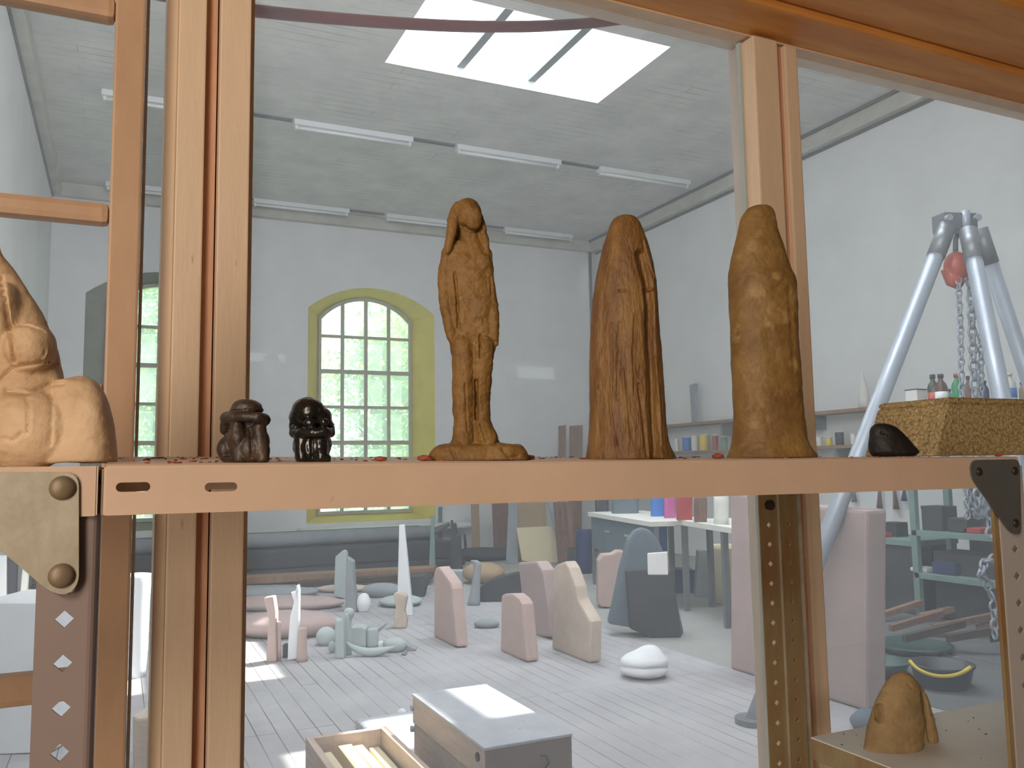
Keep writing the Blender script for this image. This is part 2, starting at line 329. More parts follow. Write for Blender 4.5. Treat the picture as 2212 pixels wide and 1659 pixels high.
def sculpt(name, mb, material, voxel, parent=None, rough=0.0, nscale=60.0, cuts=None, zfloor=None, smooth_it=2, **k):
    """fuse closed shells to one continuous surface, then model its surface"""
    V = np.array([np.array(v) for v in mb.V]); org = np.array([V[:, 0].mean(), V[:, 1].mean(), V[:, 2].min()])
    me = bpy.data.meshes.new(name); me.from_pydata([tuple(v-org) for v in V], [], mb.F)
    bm = bmesh.new(); bm.from_mesh(me); bmesh.ops.recalc_face_normals(bm, faces=bm.faces); bm.to_mesh(me); bm.free()
    t = bpy.data.objects.new('tmp', me); COL.objects.link(t)
    md = t.modifiers.new('r', 'REMESH'); md.mode = 'VOXEL'; md.voxel_size = voxel; md.use_smooth_shade = True
    if smooth_it:
        sm = t.modifiers.new('s', 'SMOOTH'); sm.iterations = smooth_it; sm.factor = 0.5
    dg = bpy.context.evaluated_depsgraph_get(); me2 = bpy.data.meshes.new_from_object(t.evaluated_get(dg))
    bpy.data.objects.remove(t)
    if cuts: carve(me2, org, cuts)
    if rough:
        ns = [v.normal.copy() for v in me2.vertices]
        for v, n in zip(me2.vertices, ns):
            p = Vector(v.co)*nscale; v.co += n*rough*(noise.noise(p)+0.5*noise.noise(p*2.3)+0.3*noise.noise(p*5))
    if zfloor is not None:
        for v in me2.vertices:
            if v.co.z+org[2] < zfloor: v.co.z = zfloor-org[2]
    for p in me2.polygons: p.use_smooth = True
    me2.name = name; me2.materials.clear(); me2.materials.append(M[material])
    o = bpy.data.objects.new(name, me2); COL.objects.link(o)
    o.location = Vector(org) if parent is None else Vector(org)-parent_loc(parent)
    o.parent = parent
    return props(o, **k)
def structure(o): o['kind'] = 'structure'; return o

# ------------------------------------------------------------------ the studio shell
XL, XR, YF, YB, ZC = -0.97, 8.04, 1.22, 13.6, 5.6
XB = 3.85   # boards end, concrete begins
MB().box(XL, XB, YF, YB, -0.1, 0).build('floor', 'floor', kind='structure')
MB().box(XB, XR, YF, YB, -0.1, 0).build('floor', 'concrete', kind='structure')
SKY = [(2.39, 4.95, 6.72, 8.17), (4.50, 5.55, 3.86, 5.15)]
cb = MB(); ys = [YF, SKY[1][2], SKY[1][3], SKY[0][2], SKY[0][3], YB]
for (a, b), hole in zip(zip(ys[:-1], ys[1:]), (None, SKY[1], None, SKY[0], None)):
    if hole is None: cb.box(XL, XR, a, b, ZC, ZC+0.15)
    else: cb.box(XL, hole[0], a, b, ZC, ZC+0.15); cb.box(hole[1], XR, a, b, ZC, ZC+0.15)
cb.build('ceiling', 'ceiling', kind='structure')
MB().box(XL-0.2, XL, YF-0.1, YB, 0, ZC+0.15).build('wall_left', 'plaster', kind='structure')
MB().box(XR, XR+0.2, YF-0.1, YB, 0, ZC+0.15).build('wall_right', 'plaster', kind='structure')
MB().box(XL, XR, YF-0.06, YF+0.04, 2.24, ZC+0.15).build('wall_front', 'plaster', kind='structure')
# skylights: shaft, panes, two glazing bars each
def skylight(i, x0, x1, y0, y1, fr_=(0.33, 0.665)):
    o = bpy.data.objects.new('window_%d' % i, None); COL.objects.link(o); o.location = ((x0+x1)/2, (y0+y1)/2, ZC); structure(o)
    t = 0.05; zt = ZC+0.26; x0 += 0.006; x1 -= 0.006; y0 += 0.006; y1 -= 0.006
    MB().box(x0-0.004, x0, y0-0.004, y1+0.004, ZC-0.004, zt).box(x1, x1+0.004, y0-0.004, y1+0.004, ZC-0.004, zt).box(x0, x1, y0-0.004, y0, ZC-0.004, zt).box(x0, x1, y1, y1+0.004, ZC-0.004, zt).build('skylight_shaft', 'lightwhite', o)
    for f in fr_:
        xc = x0+(x1-x0)*f; MB().box(xc-0.045, xc+0.045, y0, y1, zt-0.16, zt-0.02).build('glazing_bar', 'grey', o)
    MB().box(x0, x1, y0, y1, zt-0.018, zt-0.010).build('glass_pane', M['skyglass'], o)
M['skyglass'] = dusty_glass('skylight_glass', 0.04, (0.9, 0.95, 1, 1))
skylight(3, *SKY[0]); skylight(4, *SKY[1], fr_=(0.35,))
# back wall with two arched windows
def arch(x0, x1, zs, rise, n=16):
    c = (x0+x1)/2; h = (x1-x0)/2; R_ = (h*h+rise*rise)/(2*rise); zc = zs+rise-R_; a0 = math.asin(h/R_)
    return [(c+R_*math.sin(a), zc+R_*math.cos(a)) for a in np.linspace(-a0, a0, n+1)]
WINS = [(2.71, 4.86, 0.56, 4.02, 0.39), (-0.50, 1.65, 0.56, 4.02, 0.39)]
wb = MB()
def wallface(x0, x1, z0, z1): wb.box(x0, x1, YB, YB+0.02, z0, z1)
wallface(XL, -0.50, 0, ZC+0.1); wallface(1.65, 2.71, 0, ZC+0.1); wallface(4.86, XR, 0, ZC+0.1)
for x0, x1, z0, zs, ri in WINS:
    wallface(x0, x1, 0, z0); A = arch(x0, x1, zs, ri)
    for (xa, za), (xb, zb) in zip(A[:-1], A[1:]):
        wb.add([(xa, YB, za), (xb, YB, zb), (xb, YB, ZC+0.1), (xa, YB, ZC+0.1), (xa, YB+0.02, za), (xb, YB+0.02, zb), (xb, YB+0.02, ZC+0.1), (xa, YB+0.02, ZC+0.1)],
               [(0, 1, 2, 3), (7, 6, 5, 4), (0, 4, 5, 1), (3, 2, 6, 7), (0, 3, 7, 4), (1, 5, 6, 2)])
wb.build('wall_back', 'plaster', kind='structure')
def arched_window(i, x0, x1, z0, zs, ri, reveal):
    o = bpy.data.objects.new('window_%d' % i, None); COL.objects.link(o); o.location = ((x0+x1)/2, YB+0.5, z0); structure(o)
    D = 0.5; s = 0.27; yi = YB+D
    xi0, xi1, zi0, zsi, rii = x0+s, x1-s, z0+0.10, zs-0.06, ri-0.02
    outer = [(x0, z0), (x0, zs)]+arch(x0, x1, zs, ri)[1:-1]+[(x1, zs), (x1, z0)]
    inner = [(xi0, zi0), (xi0, zsi)]+arch(xi0, xi1, zsi, rii)[1:-1]+[(xi1, zsi), (xi1, zi0)]
    n = len(outer); V = [(a, YB, b) for a, b in outer]+[(a, yi, b) for a, b in inner]+[(a, YB+0.03, b) for a, b in [(x+(0.03 if x > (x0+x1)/2 else -0.03), z+0.03) for x, z in outer]]
    F = [(k, (k+1) % n, n+(k+1) % n, n+k) for k in range(n)]
    mk('reveal', V[:2*n], F, reveal, o)
    big = [(x+(0.35 if x > (x0+x1)/2 else -0.35), z+(0.35 if z > 1 else -0.35)) for x, z in inner]
    mk('outer_wall_face', [(a, yi+0.01, b) for a, b in inner]+[(a, yi+0.01, b) for a, b in big], F, 'plaster', o)
    b = MB(); w = 0.028; y0, y1 = yi-0.05, yi
    pts = inner+[inner[0]]
    c = ((xi0+xi1)/2, (zi0+zsi)/2+0.3)
    for (xa, za), (xb, zb) in zip(pts[:-1], pts[1:]):
        ia = (xa+(c[0]-xa)*0.055, za+(c[1]-za)*0.03); ib = (xb+(c[0]-xb)*0.055, zb+(c[1]-zb)*0.03)
        b.add([(xa, y0, za), (xb, y0, zb), (ib[0], y0, ib[1]), (ia[0], y0, ia[1]), (xa, y1, za), (xb, y1, zb), (ib[0], y1, ib[1]), (ia[0], y1, ia[1])],
              [(0, 1, 2, 3), (7, 6, 5, 4), (0, 4, 5, 1), (3, 2, 6, 7), (0, 3, 7, 4), (1, 5, 6, 2)])
    b.build('window_frame', 'win_bar', o)
    xs = [xi0+(xi1-xi0)*k/4 for k in (1, 2, 3)]; b = MB(); H = (xi1-xi0)/2; R_ = (H*H+rii*rii)/(2*rii)
    for x in xs:
        zt = zsi+rii-R_+math.sqrt(R_*R_-(x-(xi0+xi1)/2)**2); b.box(x-0.028, x+0.028, yi-0.045, yi-0.005, zi0, zt)
    zrow = [zi0+(k+1)*(zsi-0.32-zi0)/5.0 for k in range(5)]
    for k, z in enumerate(zrow): b.box(xi0, xi1, yi-0.04, yi-0.01, z-(0.034 if k in (1, 3) else 0.024), z+(0.034 if k in (1, 3) else 0.024))
    b.build('glazing_bars', 'win_bar', o)
    mk('glass_pane', [(a, yi-0.02, b_) for a, b_ in inner], [tuple(range(len(inner)))], 'wglass', o)
arched_window(1, *WINS[0], 'yellow'); arched_window(2, *WINS[1], 'grey_reveal')
# cornices (sloping board under the ceiling) and the dark seam above them
def cornice(i, pts, seam):
    mk('trim_%d' % i, pts, [(0, 1, 2, 3), (4, 7, 6, 5), (0, 4, 5, 1), (1, 5, 6, 2), (2, 6, 7, 3), (3, 7, 4, 0)], 'cornice', kind='structure')
def bandbox(x0, x1, y0, y1, z0, z1, i, m='cornice'): MB().box(x0, x1, y0, y1, z0, z1).build('trim_%d' % i, m, kind='structure', bevel=0.01)
bandbox(XL, XR, YB-0.12, YB, 5.40, 5.60, 1); bandbox(XR-0.12, XR, YF+0.1, YB-0.12, 5.38, 5.57, 2); bandbox(XL, XL+0.12, YF+0.1, YB-0.12, 5.40, 5.60, 3)
bandbox(XR-0.16, XR-0.12, YF+0.1, YB-0.12, 5.56, 5.60, 4, 'conduit'); bandbox(XR-0.03, XR, YF+0.1, YB-0.13, 5.34, 5.375, 5, 'conduit'); bandbox(XL, XL+0.025, YF+0.1, YB-0.13, 5.36, 5.395, 6, 'conduit')
# pipe in the corner
t = MB().tube([(7.92, 13.50, 5.39), (7.92, 13.50, 1.0)], 0.03); t.build('corner_pipe', 'steel', label='grey vertical pipe running down the far right corner of the studio', cat='pipe', smooth=True)
# ------------------------------------------------------------------ ceiling lights and conduits
def batten(x0, x1, y, label, grp):
    t = thing('ceiling_light', label, 'ceiling light', ((x0+x1)/2, y, ZC-0.11), grp)
    MB().box(x0, x1, y-0.06, y+0.06, ZC-0.07, ZC-0.002).build('batten_housing', 'lightwhite', t, bevel=0.008)
    MB().tube([(x0+0.03, y, ZC-0.09), (x1-0.03, y, ZC-0.09)], 0.02, 10).build('fluorescent_tube', 'paper', t, smooth=True)
    for xx in (x0+0.02, x1-0.05): MB().box(xx, xx+0.03, y-0.025, y+0.025, ZC-0.115, ZC-0.06).build('tube_holder', 'lightwhite', t)
g1, g2 = 'fluorescent battens in the middle ceiling row', 'fluorescent battens in the row by the far wall'
for x0, x1, y, lab, g in [(-0.28, 1.0, 10.0, 'white fluorescent batten at the left end of the middle ceiling row', g1),
        (1.80, 3.29, 10.0, 'white fluorescent batten of the middle row, left below the skylight corner', g1),
        (3.89, 5.42, 10.0, 'white fluorescent batten in the centre of the middle ceiling row', g1),
        (6.04, 7.59, 10.0, 'white fluorescent batten of the middle row nearest the right wall', g1),
        (-0.28, 1.05, 13.25, 'white fluorescent batten of the far row, above the grey-edged window', g2),
        (1.78, 3.28, 13.25, 'white fluorescent batten of the far row, above the yellow window left side', g2),
        (3.9, 5.42, 13.25, 'white fluorescent batten of the far row, behind the standing figure head', g2),
        (6.05, 7.4, 13.25, 'white fluorescent batten of the far row next to the far right corner', g2)]: batten(x0, x1, y, lab, g)
for y, w in ((10.0, 'middle'), (13.25, 'far')):
    for a, b, q in ((1.02, 1.78, 'left'), (3.30, 3.87, 'centre'), (5.43, 6.03, 'right')):
        MB().box(a, b, y-0.02, y+0.02, ZC-0.03, ZC-0.002).build('cable_conduit', 'conduit', label='dark conduit between two ceiling lights, %s gap of the %s row' % (q, w), cat='conduit', group='conduits between ceiling lights')

# ------------------------------------------------------------------ near room
nr = MB().box(-2.2, 3.6, -3.0, YF-0.08, -0.1, 0); nr.build('floor', 'near_wall', kind='structure')
MB().box(-2.2, 3.6, -3.0, YF-0.06, 2.42, 2.5).build('ceiling', 'near_ceiling', kind='structure')
MB().box(-2.3, -2.2, -3.0, YF, 0, 2.5).build('wall_near_left', 'near_wall', kind='structure')
MB().box(3.6, 3.7, -3.0, YF, 0, 2.5).build('wall_near_right', 'near_wall', kind='structure')
# two small high windows in the rear wall; their pale images show in the partition glass
h1 = (float(ay(525, 770, 5.344)[0]), float(ay(622, 770, 5.344)[0]), float(ay(570, 781, 5.344)[2]), float(ay(570, 759, 5.344)[2]))
h2 = (float(ay(1118, 800, 5.344)[0]), float(ay(1210, 800, 5.344)[0]), float(ay(1165, 818, 5.344)[2]), float(ay(1165, 789, 5.344)[2]))
b = MB(); y0, y1 = -3.1, -3.0
b.box(-2.2, h1[0], y0, y1, 0, 2.45); b.box(h1[1], h2[0], y0, y1, 0, 2.45); b.box(h2[1], 3.6, y0, y1, 0, 2.45)
for h in (h1, h2): b.box(h[0], h[1], y0, y1, 0, h[2]); b.box(h[0], h[1], y0, y1, h[3], 2.45)
b.build('wall_near_back', 'near_wall', kind='structure')
# low wall and side pieces of the partition
PY = 1.15
MB().box(-2.2, 3.6, PY-0.02, PY+0.06, 0, 0.80).build('wall_partition', 'near_wall', kind='structure')
MB().box(-2.2, -0.95, PY-0.02, PY+0.06, 0.80, 2.45).box(2.6, 3.6, PY-0.02, PY+0.06, 0.80, 2.45).build('wall_partition', 'near_wall', kind='structure')
MB().box(3.6, XR, YF-0.06, YF+0.04, 0, 2.3).build('wall_front', 'plaster', kind='structure')
part = bpy.data.objects.new('window_5', None); COL.objects.link(part); part.location = (0.8, PY, 0.8); structure(part)
def pxX(x, y=500, Y=PY): return float(ay(x, y, Y)[0])
ZT = 2.165
# left post: jamb with a rusty rebate and a second flat post
MB().box(0.042, 0.056, PY-0.012, PY+0.05, 0.8, ZT).build('post_edge', 'frame', part, bevel=0.002)
MB().box(0.056, 0.090, PY-0.020, PY+0.05, 0.8, ZT).build('post', 'frame', part, bevel=0.002)
MB().box(0.090, 0.105, PY-0.006, PY+0.05, 0.8, ZT).build('post_rebate', 'rust', part)
MB().box(0.107, 0.146, PY-0.024, PY+0.05, 0.8, ZT).build('post', 'frame', part, bevel=0.002)
MB().box(0.146, 0.153, PY-0.004, PY+0.05, 0.8, ZT).build('glazing_bead', 'frame', part)
# right mullion
MB().box(1.007, 1.012, PY+0.012, PY+0.022, 0.8, ZT).build('glazing_bead', 'pgrey', part)
MB().box(1.012, 1.068, PY-0.020, PY+0.05, 0.8, ZT).build('mullion', 'frame', part, bevel=0.003)
MB().box(1.068, 1.092, PY-0.004, PY+0.05, 0.8, ZT).build('mullion_rebate', 'rust', part)
MB().box(1.090, 1.120, PY-0.014, PY+0.05, 0.8, ZT).build('mullion', 'frame', part, bevel=0.003)
for x0, x1 in ((-0.95, 0.044), (0.150, 1.014), (1.118, 2.62)):
    mk('glass_pane', [(x0, PY+0.022, 0.8), (x1, PY+0.022, 0.8), (x1, PY+0.022, ZT+0.02), (x0, PY+0.022, ZT+0.02)], [(0, 1, 2, 3)], 'glass', part)
MB().box(0.146, 2.62, PY-0.006, PY+0.05, ZT+0.004, ZT+0.03).build('head_trim', 'frame', part)
MB().box(-0.95, 2.62, PY-0.05, PY+0.05, 0.79, 0.82).build('sill', 'frame', part)
# timber sash standing in front of the left pane: stile and rails
sash = thing('window_sash', 'tan timber window sash with horizontal rails left of the beige post', 'window sash', (-0.3, 1.10, 0.8))
MB().box(-0.018, 0.016, 1.085, 1.125, 0.82, 2.30).build('stile', 'sash', sash, bevel=0.003)
MB().box(0.017, 0.0205, 1.10, 1.125, 0.82, 2.30).build('glazing_strip', 'lightwhite', sash)
for y0, y1 in ((-12, 38), (436, 482), (824, 872), (1434, 1502)):
    z1 = ay(235, y0+3, 1.10)[2]; z0 = ay(235, y1+3, 1.10)[2]
    MB().box(-0.95, -0.018, 1.095, 1.122, z0, z1).build('rail', 'sash', sash, bevel=0.008)
# beam of orange wood along the top of the partition
beam = thing('wooden_beam', 'thick orange varnished timber beam above the glass partition', 'beam', (1.1, 1.0, 2.17))
MB().box(-0.2, 3.6, 1.055, 1.16, 2.172, 2.42).build('lower_plank', 'orange_wood', beam, bevel=0.006)
MB().box(-0.2, 3.6, 0.90, 1.054, 2.185, 2.42).build('upper_plank', 'orange_wood', beam, bevel=0.006)
MB().box(-0.2, 3.6, 0.70, 0.885, 2.235, 2.42).build('joist', 'orange_wood', beam, bevel=0.01)
# red hose behind the glass
hp = [(300, -22), (420, 2), (550, 23), (700, 38), (860, 50), (1010, 57), (1150, 57), (1270, 50), (1340, 42), (1420, 30)]
MB().tube([ay(r[0], r[1], 1.30) for r in catmull(hp, 4)], 0.0098, 12).build('hose', 'redhose', label='dark red rubber hose curving across the top of the glass', cat='hose', smooth=True)

# ------------------------------------------------------------------ rack with the shelf
SF, SR_ = 0.62, 1.02      # shelf front and rear
def sz(X, Y): return 1.4060-0.0030*X/0.9+(Y-SF)/0.4*(0.012-0.006*min(1, max(0, X/0.9)))
rack = thing('metal_shelf', 'beige enamelled steel shelf carrying the clay models, slotted front edge', 'shelf', (0.45, 0.8, 0.9))
def slot(n, x0, x1, z, r):   # rounded slot outline
    pts = [(x1-r+r*math.cos(a), z+r*math.sin(a)) for a in np.linspace(-math.pi/2, math.pi/2, n)]
    pts += [(x0+r+r*math.cos(a), z+r*math.sin(a)) for a in np.linspace(math.pi/2, 3*math.pi/2, n)]
    return pts
def plate_with_holes(name, outline, holes, y0, y1, material, parent, **k):
    """flat plate in an X-Z plane with real holes, thickness y0..y1"""
    bm = bmesh.new(); loops = []
    for pts in [outline]+holes:
        vs = [bm.verts.new((p[0], y0, p[1])) for p in pts]; loops.append([bm.edges.new((vs[i], vs[(i+1) % len(vs)])) for i in range(len(vs))])
    es = [e for l in loops for e in l]
    bmesh.ops.triangle_fill(bm, edges=es, use_beauty=True)
    # drop faces that filled holes
    def inside(px, pz, poly):
        c = False; j = len(poly)-1
        for i in range(len(poly)):
            if (poly[i][1] > pz) != (poly[j][1] > pz) and px < (poly[j][0]-poly[i][0])*(pz-poly[i][1])/(poly[j][1]-poly[i][1])+poly[i][0]: c = not c
            j = i
        return c
    kill = [f for f in bm.faces if any(inside(f.calc_center_median().x, f.calc_center_median().z, h) for h in holes)]
    bmesh.ops.delete(bm, geom=kill, context='FACES_ONLY')
    r = bmesh.ops.extrude_face_region(bm, geom=list(bm.faces))
    for v in r['geom']:
        if isinstance(v, bmesh.types.BMVert): v.co.y = y1
    bm.verts.index_update(); V = [tuple(v.co) for v in bm.verts]; F = [tuple(v.index for v in f.verts) for f in bm.faces]; bm.free()
    return mk(name, V, F, material, parent, **k)
zf0, zf1 = sz(0, SF), sz(0.9, SF)
x0s = float(ay(228, 1050, SF)[0]); x1s = 0.905
def sl(px0, px1): return slot(7, float(ay(px0, 1052, SF)[0]), float(ay(px1, 1052, SF)[0]), float(ay((px0+px1)/2, 1052, SF)[2]), 0.0031)
out = [(x0s, zf0-0.0335), (x1s, zf1-0.0335), (x1s, zf1-0.003), (x0s, zf0-0.003)]
plate_with_holes('front_lip', out, [sl(250, 325), sl(442, 513)], SF, SF+0.0015, 'enamel', rack)
# rolled edge and top sheet
def sheet(x0, x1, name, parent):
    nx = 12; V = []; F = []
    prof = [(SF+0.0002, -0.003), (SF+0.0008, -0.0012), (SF+0.003, 0.0), (SR_, 0.0), (SR_, -0.0015), (SF+0.0045, -0.0015)]
    for i in range(nx+1):
        X = x0+(x1-x0)*i/nx
        for (Y, dz) in prof: V.append((X, Y, sz(X, Y)+dz))
    n = len(prof)
    for i in range(nx):
        for j in range(n): F.append((i*n+j, i*n+(j+1) % n, (i+1)*n+(j+1) % n, (i+1)*n+j))
    F += [tuple(range(n)), tuple(nx*n+j for j in range(n-1, -1, -1))]
    return mk(name, V, F, 'enamel', parent)
sheet(x0s, x1s, 'shelf_top', rack)
MB().add([(x0s, SF+0.0015, zf0-0.0335), (x1s, SF+0.0015, zf1-0.0335), (x1s, SF+0.012, zf1-0.0335), (x0s, SF+0.012, zf0-0.0335), (x0s, SF+0.0015, zf0-0.032), (x1s, SF+0.0015, zf1-0.032), (x1s, SF+0.012, zf1-0.032), (x0s, SF+0.012, zf0-0.032)],
         [(0, 3, 2, 1), (4, 5, 6, 7), (0, 1, 5, 4), (1, 2, 6, 5), (2, 3, 7, 6), (3, 0, 4, 7)]).build('lip_return', 'enamel', rack)
MB().box(x0s, x1s, SR_-0.0015, SR_, zf0-0.026, zf0+0.004).build('rear_lip', 'enamel', rack)
MB().box(x0s-0.0012, x0s, SF+0.001, SR_, zf0-0.033, zf0-0.002).build('end_lip', 'enamel', rack)
# neighbouring shelf on the left
rl = thing('metal_shelf', 'beige steel shelf section at the left edge, under the large pale clay form', 'shelf', (-0.3, 0.8, 0.9))
xl1 = float(ay(207, 1050, SF)[0])
MB().box(-0.80, xl1, SF, SF+0.0015, zf0-0.0335, zf0-0.001).build('front_lip', 'enamel', rl)
MB().box(-0.80, xl1, SF+0.0015, SR_, zf0-0.0025, zf0-0.001).build('shelf_top', 'enamel', rl)
MB().box(xl1, xl1+0.0012, SF+0.0005, SR_, zf0-0.033, zf0-0.001).build('end_lip', 'enamel', rl)
MB().box(xl1+0.0030, xl1+0.0042, SF+0.004, SR_, zf0-0.033, zf0-0.003).build('end_plate', 'galv', rl)
# slotted uprights
def diamond(cx, cz, r, k=1.0): return [(cx-r*k, cz), (cx, cz-r), (cx+r*k, cz), (cx, cz+r)]
def angle_front(name, label, xa, xb, yfr, z0, z1, holes_z, hx, r, mt, side=+1, flange=0.03, sidemat=None, par=None):
    t = thing(name, label, 'upright', ((xa+xb)/2, yfr, z0)) if par is None else par
    plate_with_holes('front_flange', [(xa, z0), (xb, z0), (xb, z1), (xa, z1)], [diamond(hx, z, r) for z in holes_z], yfr, yfr+0.0018, mt, t)
    xx = xb if side > 0 else xa
    pts = []
    for a in np.linspace(0, math.pi/2, 6):   # bend
        pts.append((xx+side*0.006*math.sin(a), yfr+0.006-0.006*math.cos(a)))
    inn = [(p[0]-side*0.0016*math.sin(a), p[1]+0.0016*math.cos(a)) for p, a in zip(pts, np.linspace(0, math.pi/2, 6))]
    prof = pts+[(xx+side*0.006, yfr+flange), (xx+side*0.0044, yfr+flange)]+inn[::-1]
    MB().prism([(p[0], p[1], z0) for p in prof], (0, 0, z1-z0)).build('side_flange', sidemat or mt, t)
    return t
YU = SF+0.0045
hz = [float(ay(133, y, YU)[2]) for y in (1338, 1433.5, 1530, 1626)]; dz = (hz[0]-hz[3])/3
hz += [hz[3]-dz*k for k in range(1, 8)]
ul = angle_front('slotted_upright', 'slotted steel upright in a shade-darkened colour with diamond holes at the left', float(ay(77, 1300, YU)[0]), float(ay(190, 1300, YU)[0]), YU, 0.85, zf0-0.034+0.02, hz, float(ay(134, 1480, YU)[0]), float(18*0.555/FPX), 'upright', +1, 0.028)
def gusset(parent, pts, y0, mt, bolts, bm_, rb):
    plate_with_holes('gusset_plate', pts, [], y0-0.0022, y0-0.0002, mt, parent, bevel=0.0003)
    for (bx, bz) in bolts:
        mb = MB(); n = 20; V = []; F = []
        rings = [(1.0, 0.0), (0.97, 0.25), (0.8, 0.5), (0.5, 0.68), (0.0, 0.75)]
        for rr_, hh in rings:
            for j in range(n):
                th = 2*math.pi*j/n; V.append((bx+rb*max(rr_, .01)*math.cos(th), y0-0.0022-hh*rb*0.75, bz+rb*max(rr_, .01)*math.sin(th)))
        for i in range(len(rings)-1):
            for j in range(n): F.append((i*n+j, i*n+(j+1) % n, (i+1)*n+(j+1) % n, (i+1)*n+j))
        F += [tuple(range(n)), tuple((len(rings)-1)*n+j for j in range(n))]
        mk('bolt_head', V, F, bm_, parent, smooth=True)
def P2(x, y, Y): p = ay(x, y, Y); return (float(p[0]), float(p[2]))
def rounded(pts, r, n=6):
    out = []; k = len(pts)
    for i in range(k):
        p = np.array(pts[i]); a = np.array(pts[i-1]); b = np.array(pts[(i+1) % k]); u = (a-p)/np.linalg.norm(a-p); v = (b-p)/np.linalg.norm(b-p)
        rr = r[i] if hasattr(r, '__len__') else r
        for t in np.linspace(0, 1, n): q = (p+u*rr)*(1-t)**2+2*p*(1-t)*t+(p+v*rr)*t**2; out.append((float(q[0]), float(q[1])))
    return out
gl_ = thing('gusset_plate', 'worn galvanised corner plate with two round bolts on the left shelf', 'bracket', (*ay(90, 1275, SF)[:2], ay(90, 1275, SF)[2]))
gp = [P2(-120, 1020, SF), P2(171, 1020, SF), P2(171, 1268, SF), P2(140, 1288, SF), P2(104, 1275, SF), P2(-120, 1085, SF)]
gusset(gl_, rounded(gp, [0.002, 0.009, 0.008, 0.006, 0.006, 0.002]), SF, 'galv', [P2(135, 1054, SF), P2(133, 1243, SF)], 'bolt', 0.0078)
# right front upright and dark gusset
YR = SF+0.0045
dzr = 0.0290; hx0 = ay(2192, 1186, YR)
hzr = [float(hx0[2])-dzr*k for k in range(14)]
ur = angle_front('slotted_upright', 'grey slotted steel upright at the right edge below the dark corner plate', float(ay(2166, 1200, YR)[0]), float(ay(2219, 1200, YR)[0]), YR, 0.85, zf1-0.01, hzr, float(hx0[0])+0.001, 0.0060, 'rgrey', +1, 0.02)
MB().box(float(ay(2150, 1200, YR+.004)[0]), float(ay(2165, 1200, YR+.004)[0]), YR+0.002, YR+0.006, 0.85, zf1-0.034).build('rusty_flange', 'olive', ur)
gr_ = thing('gusset_plate', 'dark grey triangular corner plate with three bolts at the right shelf end', 'bracket', tuple(ay(2180, 1150, SF)))
gp = [P2(2092, 994, SF), P2(2199, 992, SF), P2(2203, 1156, SF), P2(2182, 1152, SF), P2(2096, 1034, SF)]
gusset(gr_, rounded(gp, [0.012, 0.010, 0.008, 0.008, 0.008]), SF, 'darkplate', [P2(2111, 1019, SF), P2(2188, 1017, SF), P2(2190, 1130, SF)], 'darkbolt', 0.0046)
# rear uprights (two angles back to back) behind the shelf on the right
YQ = 1.015
um = thing('slotted_upright', 'rusty olive slotted upright behind the shelf, folded as two flanges', 'upright', (*ay(1685, 1200, YQ)[:2], 0.85))
xa, xm, xb = (float(ay(v, 1150, YQ)[0]) for v in (1642, 1682, 1722))
p0 = ay(1660, 1134, YQ); hzq = [float(p0[2])-0.0290*k for k in range(14)]
plate_with_holes('left_flange', [(xa, 0.85), (xm, 0.85), (xm, zf0+0.0-0.03), (xa, zf0-0.03)], [diamond((xa+xm)/2, z, 0.0048) for z in hzq], YQ, YQ+0.002, 'olive', um)
plate_with_holes('right_flange', [(xm, 0.85), (xb, 0.85), (xb, zf0-0.03), (xm, zf0-0.03)], [diamond((xm+xb)/2+0.001, z, 0.0046, 0.8) for z in hzq], YQ-0.001, YQ+0.001, 'olive', um)
MB().box(xm-0.001, xm+0.001, YQ-0.003, YQ, 0.85, zf0-0.03).build('fold_ridge', 'galv', um)
c = P2(1660, 1091, YQ)
mb = MB(); mb.tube([(c[0], YQ-0.006, c[1]), (c[0], YQ, c[1])], 0.0075, 16); mb.build('bolt_head', 'darkbolt', um, smooth=False)
um2 = thing('slotted_upright', 'pale grey slotted upright standing just right of the rusty one', 'upright', (xb+0.01, YQ, 0.85))
hz2 = hzq
plate_with_holes('front_flange', [(xb+0.001, 0.85), (xb+0.019, 0.85), (xb+0.019, zf0-0.03), (xb+0.001, zf0-0.03)], [diamond(xb+0.006, z-0.002, 0.004, 0.7) for z in hz2], YQ+0.01, YQ+0.012, 'galv', um2)

# lower shelf on the right
LZ = 1.012; LX = 0.902; LY0, LY1 = 0.60, 0.955
ls = thing('metal_shelf', 'lower pale enamel shelf at right carrying the tan pierced clay form', 'shelf', (1.2, 0.8, LZ-0.03))
MB().box(LX, 1.75, LY0, LY1, LZ-0.0015, LZ).build('shelf_top', 'offwhite', ls)
MB().box(LX, LX+0.0015, LY0, LY1, LZ-0.03, LZ-0.0016).build('end_lip', 'olive', ls)
MB().box(LX, 1.75, LY0, LY0+0.0015, LZ-0.03, LZ-0.0016).build('front_lip', 'upright', ls)

# ------------------------------------------------------------------ models on the shelf
def base_d(x, y=None, X=None, Y=0.66): return dep(ay(x, 990, Y))
# standing clay woman
d = base_d(1035, Y=0.655); px = d/FPX
def Q(x, y, o=0.0): return pc(x, y, d+o*px)
zt_ = sz(0.3, 0.655)
t = thing('clay_figurine', 'brown clay standing woman with long hair, arms at her sides, on a flat slab', 'figurine', (*Q(1035, 990)[:2], zt_))
mb = MB()
core = [(522, 975, 1042), (535, 962, 1050), (560, 957, 1057), (600, 954, 1062), (640, 955, 1068), (680, 958, 1072), (700, 962, 1075), (730, 968, 1075), (760, 974, 1068), (790, 978, 1060), (830, 980, 1058), (880, 977, 1056), (920, 981, 1058), (945, 978, 1068), (958, 970, 1082), (968, 960, 1092)]
mb.add(*loft(core, d, 0.50, nu=40, m=3, power=2.3))
